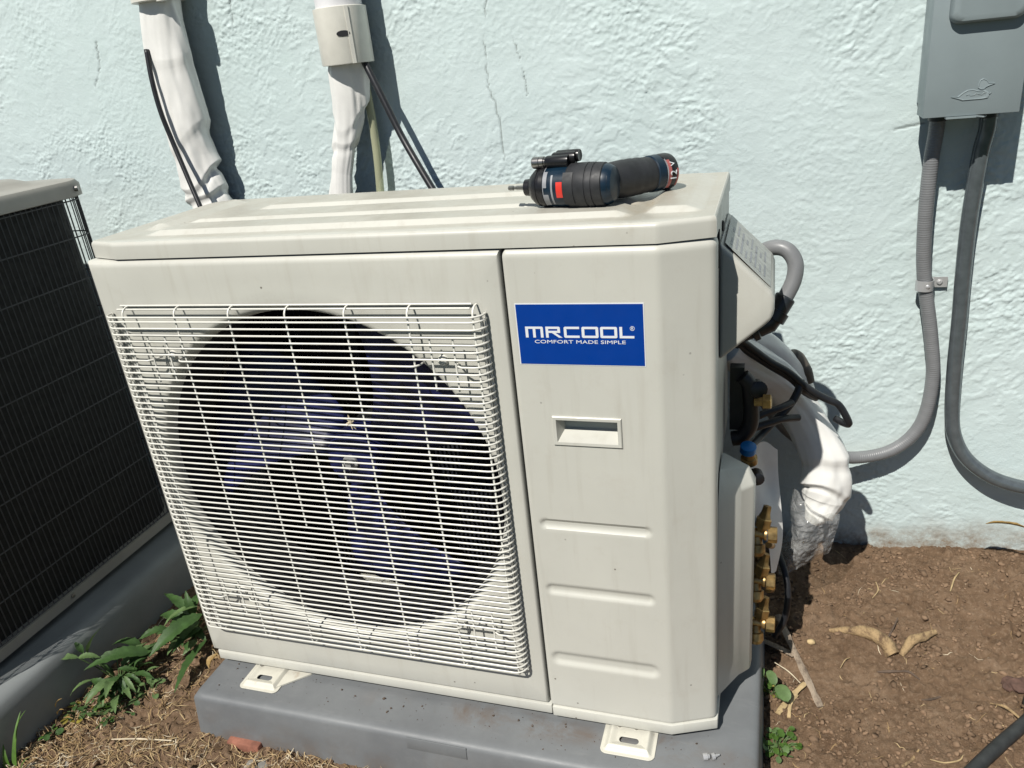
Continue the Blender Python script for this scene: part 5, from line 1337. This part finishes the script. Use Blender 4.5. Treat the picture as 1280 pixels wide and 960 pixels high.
stick('straw', [gp((-0.1565, -0.1437, -0.1000), 0.008), gp((-0.0991, -0.1333, -0.1000), 0.010), gp((-0.0303, -0.1241, -0.1000), 0.008)], [0.0010, 0.0016, 0.0012], M['straw_d'], 'long straight white straw lying across the mulch at bottom left', 'straw', 17)
stick('straw', [gp((0.2670, -0.0818, -0.1040), 0.0), gp((0.2635, -0.0701, -0.1040), 0.016), gp((0.2565, -0.0609, -0.1040), 0.030)], [0.0014, 0.0014, 0.001], M['straw_d'], 'pale straw stub sticking up in front of the grey pad', 'straw', 18)
# black garden hose at the bottom right corner
stick('garden_hose', [gp((1.2999, 0.0624, -0.0850), 0.006), gp((1.3421, 0.1113, -0.0850), 0.008), gp((1.3817, 0.1569, -0.0850), 0.008), gp((1.4325, 0.2149, -0.0850), 0.008), gp((1.5191, 0.3028, -0.0850), 0.006), (2.1, 0.42, -0.03), (2.9, 0.46, -0.03)], [0.0105]*7, M['hose'], 'black irrigation hose across the bottom right corner', 'hose', 19, None, 0.05, 14)

# loose cover: straw fibres and soil crumbs (nobody could count these)
def on_ground(x, y): return soil_full(x, y)
def fibres(name, n, sampler, lmin, lmax, w, mats, seed, lift=0.006, tilt=0.25):
    r = np.random.default_rng(seed); xy = sampler(r, n); n = len(xy); S = 5
    a = r.uniform(0, 2*PI, n); L = r.uniform(lmin, lmax, n)*r.uniform(0.5, 1, n); curl = r.normal(0, 0.9, n)
    pitch = np.abs(r.normal(0, tilt, n)); ww = w*r.uniform(0.5, 1.4, n); base = r.uniform(0.0005, lift, n)
    V = np.zeros((n, S, 3, 3)); px, py = xy[:, 0].copy(), xy[:, 1].copy(); zz = base.copy()
    for k in range(S):
        t = k/(S-1); aa = a + curl*t
        gz = on_ground(px, py); z = np.maximum(gz + 0.0004, gz + base + L*np.sin(pitch)*t*(1-0.55*t) - 0.001)
        sx, sy = -np.sin(aa), np.cos(aa); wk = ww*(1-0.75*abs(2*t-1)**2)
        V[:, k, 0] = np.stack([px+sx*wk, py+sy*wk, z], -1); V[:, k, 1] = np.stack([px, py, z+wk*0.9], -1); V[:, k, 2] = np.stack([px-sx*wk, py-sy*wk, z], -1)
        px = px + np.cos(aa)*L/(S-1)*np.cos(pitch); py = py + np.sin(aa)*L/(S-1)*np.cos(pitch)
    idx = np.arange(n*S*3).reshape(n, S, 3)
    f = np.stack([idx[:, :-1, :-1], idx[:, :-1, 1:], idx[:, 1:, 1:], idx[:, 1:, :-1]], -1).reshape(n, -1, 4)
    mi = np.repeat(r.choice(len(mats), n, p=np.array([0.3, 0.38, 0.22, 0.10][:len(mats)])/sum([0.3, 0.38, 0.22, 0.10][:len(mats)])), f.shape[1])
    me = bpy.data.meshes.new(name); Vf = V.reshape(-1, 3).astype(np.float32); q = f.reshape(-1, 4).astype(np.int32)
    me.vertices.add(len(Vf)); me.vertices.foreach_set('co', Vf.reshape(-1)); me.loops.add(q.size); me.loops.foreach_set('vertex_index', q.reshape(-1))
    me.polygons.add(len(q)); me.polygons.foreach_set('loop_start', np.arange(0, q.size, 4, dtype=np.int32)); me.polygons.foreach_set('loop_total', np.full(len(q), 4, dtype=np.int32))
    me.update(calc_edges=True)
    o = finish(name, me, mats, None, None); me.polygons.foreach_set('material_index', mi.astype(np.int32)); me.update()
    return o
def samp_left(r, n):
    x = r.uniform(-0.33, 0.60, n*3); y = r.uniform(-0.36, 0.22, n*3)
    d = 0.5 + 0.9*fbm(x, y, 7, 2, 201)
    ok = (y < PYF-0.008) | (x < PX0-0.012)
    ok &= x > -0.322 + 0.0*y
    wgt = np.where(y < -0.02, 1.0, 0.35)*np.clip(d, 0.05, 1)*np.where((x > 0.0) & (y > -0.13), 0.75, 1)
    # bare strip beside the left end of the pad
    wgt *= np.where((x > -0.085) & (x < 0.02) & (y > -0.11), 0.10, 1)
    return np.stack([x, y], -1)[ok & (r.uniform(0, 1, n*3) < wgt)][:n]
SM = [M['straw_a'], M['straw_b'], M['straw_c'], M['straw_d']]
tag(fibres('straw_mulch', 8500, samp_left, 0.010, 0.050, 0.00075, SM, 21), 'tan dry straw and bark mulch on the ground at bottom left', 'straw mulch', None, 'stuff')
def samp_right(r, n):
    x = r.uniform(1.02, 1.62, n*2); y = r.uniform(-0.1, 0.60, n*2)
    w_ = np.where(x < 1.11, np.where(y < 0.2, 0.9, 0.2), 0.13) + np.where((x > 1.36) & (y < 0.10), 0.7, 0)
    return np.stack([x, y], -1)[r.uniform(0, 1, n*2) < w_][:n]
tag(fibres('straw_litter', 700, samp_right, 0.006, 0.040, 0.0007, SM, 22, 0.002, 0.12), 'thin scraps of straw scattered over the bare brown soil', 'straw litter', None, 'stuff')
def crumbs(name, n, sampler, smin, smax, mat, seed):
    r = np.random.default_rng(seed); xy = sampler(r, n); n = len(xy)
    ph = (1+5**0.5)/2; ico = np.array([(-1,ph,0),(1,ph,0),(-1,-ph,0),(1,-ph,0),(0,-1,ph),(0,1,ph),(0,-1,-ph),(0,1,-ph),(ph,0,-1),(ph,0,1),(-ph,0,-1),(-ph,0,1)])/1.9
    tri = np.array([(0,11,5),(0,5,1),(0,1,7),(0,7,10),(0,10,11),(1,5,9),(5,11,4),(11,10,2),(10,7,6),(7,1,8),(3,9,4),(3,4,2),(3,2,6),(3,6,8),(3,8,9),(4,9,5),(2,4,11),(6,2,10),(8,6,7),(9,8,1)])
    s_ = smin*(smax/smin)**(r.uniform(0, 1, n)**3.0)
    V = ico[None]*(1 + r.normal(0, 0.30, (n, 12, 1))); a = r.uniform(0, 2*PI, n); c_, sn = np.cos(a)[:, None], np.sin(a)[:, None]
    sq = r.uniform(0.45, 0.8, (n, 1)); el = r.uniform(0.8, 1.5, (n, 1))
    X = V[..., 0]*el; Y = V[..., 1]; Z = V[..., 2]*sq
    gz = on_ground(xy[:, 0], xy[:, 1])
    P = np.stack([(X*c_-Y*sn)*s_[:, None]+xy[:, :1], (X*sn+Y*c_)*s_[:, None]+xy[:, 1:2], Z*s_[:, None]+(gz+s_*0.15)[:, None]], -1).reshape(-1, 3)
    F = (tri[None] + (np.arange(n)*12)[:, None, None]).reshape(-1, 3)
    me = bpy.data.meshes.new(name); me.vertices.add(len(P)); me.vertices.foreach_set('co', P.astype(np.float32).reshape(-1))
    me.loops.add(F.size); me.loops.foreach_set('vertex_index', F.astype(np.int32).reshape(-1)); me.polygons.add(len(F))
    me.polygons.foreach_set('loop_start', np.arange(0, F.size, 3, dtype=np.int32)); me.polygons.foreach_set('loop_total', np.full(len(F), 3, dtype=np.int32)); me.update(calc_edges=True)
    return finish(name, me, mat, None, None)
def samp_soil(r, n):
    x = np.concatenate([r.uniform(1.015, 1.66, n), r.uniform(-0.32, 0.55, n//3)]); y = np.concatenate([r.uniform(-0.1, 0.61, n), r.uniform(-0.36, -0.085, n//3)])
    w_ = np.clip(0.35 + 1.1*fbm(x, y, 9, 2, 221), 0.05, 1); return np.stack([x, y], -1)[r.uniform(0, 1, len(x)) < w_]
tag(crumbs('soil_crumbs', 30000, samp_soil, 0.0007, 0.0058, M['crumb'], 31), 'loose crumbs of dry brown soil', 'soil crumbs', None, 'stuff')

def samp_pad(r, n):
    x = r.uniform(PX0+0.03, PX1-0.03, n); y = PYF + 0.02 + np.abs(r.normal(0, 0.05, n))
    return np.stack([x, y], -1)[y < 0.03]
_og = on_ground
def on_ground(x, y): return np.full_like(x, PZT+0.0003)
tag(crumbs('pad_crumbs', 150, samp_pad, 0.0005, 0.0026, M['twig'], 33), 'dark crumbs of dirt scattered on the top of the grey pad', 'dirt', None, 'stuff')
on_ground = _og
# ------------------------------------------------------------------ plants
def leaf_mesh(name, base, tip, width, mat, parent, droop=0.02, fold=0.25, wave=0.10, seed=0, shape='lance', roll=0.0, nu=14):
    if shape == 'lance' and nu >= 12 and name == 'leaf': nu = 30; width *= 0.88
    B, T = Vector(base), Vector(tip); d = T-B; L = d.length; f = d.normalized()
    side = f.cross(Vector((0, 0, 1)));  side = side.normalized() if side.length > 1e-3 else Vector((1, 0, 0))
    up = side.cross(f).normalized()
    c_, s_ = math.cos(roll), math.sin(roll); side, up = side*c_ + up*s_, up*c_ - side*s_
    V = []; nv = 6
    for i in range(nu+1):
        t = i/nu
        if shape == 'lance': w = (math.sin(PI*min(1, t*0.93+0.07)**0.80))**0.85*(1 if t > .1 else t/.1*.6+.4)*(0.84 + 0.24*((t*8.0 + 0.13*seed) % 1.0))
        elif shape == 'round': w = math.sqrt(max(0, 1-(2*t-1)**2))
        else: w = (1-t)**0.6*min(1, t*8+0.3)
        if t >= 1: w = 0.02
        w = max(w, 0.02)*width*(1 + wave*float(perlin([t*7.3], [seed+0.5], seed)[0]))
        c = B + d*t + up*(droop*4*t*(1-t)) + Vector((0, 0, 0))
        for j in range(nv+1):
            q = 2*j/nv-1
            wv = wave*width*0.6*float(perlin([t*6+q*0.5], [q*1.2+seed], seed+3)[0])*abs(q)
            V.append(c + side*(w*q) + up*(fold*w*abs(q)**1.4 + wv))
    F = [(i*(nv+1)+j, i*(nv+1)+j+1, (i+1)*(nv+1)+j+1, (i+1)*(nv+1)+j) for i in range(nu) for j in range(nv)]
    return make(name, V, F, mat, parent, smooth=179)
def stem(par, a, b_, r_=0.0012, mat=None, sag=0.0):
    m = MB(); a, b_ = Vector(a), Vector(b_); mid = a.lerp(b_, 0.5) + Vector((0, 0, sag)); m.tube(spline([a, mid, b_], 8), r_, 6); return m.build('stem', mat or M['leaf_b'], par, smooth=60)
def P3(p, z): return (p[0], p[1], z)
# big leafy weed against the left end of the cream condenser
w1c = gpt((-0.1932, 0.1382, -0.0900))
w1 = empty('weed', w1c); tag(w1, 'large leafy green weed with long lance leaves beside the left end of the cream condenser', 'weed')
big = [((-0.1449, 0.1342, -0.0300), (-0.1964, 0.0196, -0.0550), 0.019, 'leaf', 0.016, 0.3), ((-0.1632, 0.1452, -0.0200), (-0.2195, 0.0942, -0.0450), 0.011, 'leaf_b', 0.012, -0.1),
       ((-0.1617, 0.1366, -0.0500), (-0.1655, 0.0691, -0.0600), 0.013, 'leaf_b', 0.010, 0.4), ((-0.1473, 0.1250, -0.0600), (-0.1700, 0.0505, -0.0700), 0.012, 'leaf', 0.012, 0.2),
       ((-0.1315, 0.1129, -0.0800), (-0.1043, -0.0258, -0.0880), 0.015, 'leaf', 0.008, -0.3), ((-0.1747, 0.1354, -0.0400), (-0.2729, 0.1696, -0.0200), 0.013, 'leaf', 0.012, 0.0),
       ((-0.1728, 0.1411, -0.0400), (-0.1928, 0.1570, 0.0100), 0.011, 'leaf', 0.010, 0.3), ((-0.1749, 0.1263, -0.0500), (-0.2618, 0.1314, -0.0500), 0.014, 'leaf', 0.015, 0.2),
       ((-0.1483, 0.1040, -0.0750), (-0.1522, 0.0600, -0.0800), 0.009, 'leaf_b', 0.008, 0.5), ((-0.1754, 0.1070, -0.0600), (-0.2165, 0.0855, -0.0700), 0.010, 'leaf', 0.010, -0.2)]
for i, (a, b_, w_, mt, dr, rl) in enumerate(big):
    leaf_mesh('leaf', a, b_, w_, M[mt], w1, dr, 0.28, 0.16, i+1, 'lance', rl); stem(w1, w1c, a, 0.0016, sag=0.005)
# second weed, its leaves reaching over the pale pad
w2c = gpt((-0.2562, -0.0142, -0.0950))
w2 = empty('weed', w2c); tag(w2, 'leafy green weed whose lit top leaves reach over the edge of the pale pad', 'weed')
for i, (a, b_, w_, mt, dr, rl) in enumerate([((-0.3102, -0.0405, -0.0200), (-0.3527, -0.0687, -0.0100), 0.0085, 'leaf_b', 0.006, 0.2), ((-0.3102, -0.0405, -0.0200), (-0.2733, -0.0225, -0.0300), 0.0085, 'leaf_b', 0.006, -0.2),
        ((-0.3132, -0.0163, -0.0300), (-0.2820, 0.0072, 0.0200), 0.0105, 'leaf_b', 0.005, 0.4), ((-0.3112, -0.0269, -0.0200), (-0.3347, -0.0207, 0.0000), 0.007, 'leaf', 0.004, 0.0),
        ((-0.2055, 0.0374, -0.0600), (-0.2986, -0.0477, -0.0450), 0.019, 'leaf', 0.020, 0.2), ((-0.2422, 0.0510, -0.0700), (-0.3032, 0.0317, -0.0500), 0.014, 'leaf', 0.014, -0.1),
        ((-0.2337, -0.0414, -0.0600), (-0.2538, -0.1028, -0.0750), 0.0115, 'leaf_b', 0.012, 0.3), ((-0.2251, -0.0330, -0.0600), (-0.2358, -0.0859, -0.0800), 0.010, 'leaf', 0.010, 0.1),
        ((-0.2366, -0.0023, -0.0700), (-0.1946, 0.0491, -0.0600), 0.009, 'leaf', 0.010, 0.1), ((-0.2101, -0.0084, -0.0700), (-0.1979, 0.0139, -0.0500), 0.008, 'leaf', 0.010, 0.3), ((-0.2357, -0.0519, -0.0800), (-0.2943, -0.0476, -0.0700), 0.010, 'leaf', 0.010, 0.2)]):
    leaf_mesh('leaf', a, b_, w_, M[mt], w2, dr, 0.26, 0.15, i+31, 'lance', rl); stem(w2, w2c, a, 0.0013, sag=0.006)
rw = random.Random(5)
for k, (par, c, n_) in enumerate(((w1, w1c, 30), (w2, w2c, 42))):
    for i in range(n_):
        a = rw.uniform(0, 2*PI); r0 = rw.uniform(0.005, 0.055); L = rw.uniform(0.025, 0.070)
        hx = c.x + math.cos(a)*r0; hy = c.y + math.sin(a)*r0; z0 = zg(hx, hy)
        b_ = (hx, hy, z0 + rw.uniform(0.010, 0.045)); ex, ey = hx + math.cos(a)*L, hy + math.sin(a)*L
        if ex > -0.02 or ex < -0.315: continue
        t_ = (ex, ey, zg(ex, ey) + rw.uniform(0.012, 0.05))
        leaf_mesh('leaf', b_, t_, L*rw.uniform(0.13, 0.2), M[rw.choice(['leaf', 'leaf', 'leaf_b'])], par, L*0.15, 0.26, 0.2, 300+k*40+i, 'lance', rw.uniform(-0.4, 0.4), 12)
        stem(par, c, b_, 0.0011, sag=0.004)
def small_plant(name, c, spread, nl, size, mats, lb, cat, seed, shape='round', h=0.03):
    e = empty(name, c); tag(e, lb, cat); r = random.Random(seed)
    for k in range(nl):
        a = r.uniform(0, 2*PI); d = spread*math.sqrt(r.uniform(0.02, 1)); hh = h*r.uniform(0.3, 1)*(1-0.4*d/spread)
        px, py = c.x+math.cos(a)*d, c.y+math.sin(a)*d; p = Vector((px, py, zg(px, py)+hh)); s_ = size*r.uniform(0.6, 1.25); b2 = a + r.uniform(-1.2, 1.2)
        dirv = Vector((math.cos(b2), math.sin(b2), r.uniform(-0.35, 0.45))).normalized()
        leaf_mesh('leaf', p - dirv*s_, p + dirv*s_, s_*r.uniform(0.65, 0.9) if shape == 'round' else s_*0.35, M[r.choice(mats)], e, s_*r.uniform(0, 0.25), 0.15, 0.12, seed+k, shape, r.uniform(-0.5, 0.5), 8)
        stem(e, (c.x+math.cos(a)*d*0.4, c.y+math.sin(a)*d*0.4, zg(c.x, c.y)), p - dirv*s_, 0.0008, sag=0.004)
    return e
small_plant('seedling', gpt((-0.1707, -0.0287, -0.0900)), 0.034, 11, 0.0085, ['leaf_b', 'leaf_b', 'leaf'], 'small plant with round pale green leaves in front of the large weed', 'seedling', 71, 'round', 0.032)
small_plant('ground_cover', gpt((-0.2104, -0.0806, -0.0950)), 0.050, 46, 0.0062, ['leaf', 'leaf', 'leaf_c', 'leaf_b'], 'low dark green ground cover with small leaves under the second weed', 'ground cover', 81, 'round', 0.030)
small_plant('ground_cover', gpt((-0.2767, -0.1046, -0.0950)), 0.034, 20, 0.0068, ['leaf', 'leaf', 'leaf_y'], 'low ground cover with a few yellow leaves against the pale pad', 'ground cover', 91, 'round', 0.030)
small_plant('seedling', gpt((-0.2852, -0.1577, -0.1000)), 0.022, 6, 0.0080, ['leaf', 'leaf_c'], 'tiny seedling with glossy round leaves near the bottom left corner', 'seedling', 95, 'round', 0.020)
small_plant('clover', gpt((1.0412, 0.0930, -0.0880)), 0.036, 40, 0.0062, ['leaf_c', 'leaf_c', 'leaf_b'], 'bright green clover patch at the bottom beside the grey pad corner', 'clover', 101, 'round', 0.022)
small_plant('clover', gpt((1.0222, 0.2108, -0.0880)), 0.022, 14, 0.0062, ['leaf_c', 'leaf_c', 'leaf_y'], 'small clover patch against the side of the grey pad below the valves', 'clover', 111, 'round', 0.026)
e = empty('seedling', gpt((1.0331, 0.2061, -0.0850))); tag(e, 'seedling with three smooth oval leaves beside the grey pad', 'seedling')
for i, (a, b_, w_) in enumerate((((1.0575, 0.1619, -0.0600), (1.0402, 0.1873, -0.0500), 0.0125), ((1.0362, 0.1865, -0.0500), (1.0237, 0.2084, -0.0400), 0.0085), ((1.0080, 0.1884, -0.0500), (1.0141, 0.2144, -0.0400), 0.0075))):
    leaf_mesh('leaf', a, b_, w_, M['leaf_b'], e, 0.003, 0.15, 0.04, 120+i, 'round', 0.1); stem(e, e.location, a, 0.0010)
# grass tuft bottom left
g = empty('grass_tuft', gpt((-0.3231, -0.2258, -0.1000))); tag(g, 'tuft of broad green grass blades at the bottom left corner', 'grass')
for i, (a, b_, w_, rl) in enumerate((((-0.2970, -0.2345, -0.1000), (-0.3093, -0.1797, -0.0200), 0.0065, 0.2), ((-0.3026, -0.2112, -0.0600), (-0.2997, -0.1758, -0.0200), 0.0055, 0.5), ((-0.3162, -0.2387, -0.1000), (-0.3565, -0.2034, -0.0400), 0.006, 0.1), ((-0.3097, -0.2408, -0.1000), (-0.3213, -0.2244, -0.0600), 0.005, -0.2), ((-0.3092, -0.2583, -0.1000), (-0.3464, -0.2296, -0.0500), 0.006, 0.3), ((-0.2732, -0.2416, -0.1000), (-0.2662, -0.2220, -0.0800), 0.004, 0.3))):
    leaf_mesh('blade', a, b_, w_, M['grass'], g, 0.006, 0.4, 0.06, 130+i, 'blade', rl)
# dry leaf at the wall on the right, and dead leaves at the pad corner
e = leaf_mesh('dry_leaf', (1.4115, 0.5200, 0.1012), (1.4957, 0.5000, 0.1002), 0.0085, M['leaf_dry'], None, 0.008, 0.5, 0.15, 141, 'lance', 0.4)
tag(e, 'curled dry yellowish leaf hanging in front of the wall at the right edge', 'leaf')
e = leaf_mesh('dry_leaf', (-0.0666, 0.0395, -0.0800), (-0.0567, 0.0661, -0.0600), 0.011, M['leaf_dry'], None, 0.006, 0.5, 0.3, 142, 'lance', 0.3)
tag(e, 'dry tan leaf stuck at the left end of the grey pad', 'leaf')
for i, (a, b_) in enumerate((((-0.3113, -0.1188, -0.0750), (-0.2993, -0.1082, -0.0600)), ((-0.2980, -0.1296, -0.0800), (-0.2831, -0.1240, -0.0700)), ((-0.2817, -0.1355, -0.0850), (-0.2542, -0.1325, -0.0800)))):
    o = leaf_mesh('dry_leaf', a, b_, 0.0035, M['leaf_dry'], None, 0.004, 0.5, 0.2, 150+i, 'lance', 0.3)
    tag(o, ('curled tan dead leaf against the pale pad, topmost of three', 'curled tan dead leaf against the pale pad, middle of three', 'tan dead leaf lying below two others near the pale pad')[i], 'leaf', 'dead leaves by the pale pad')
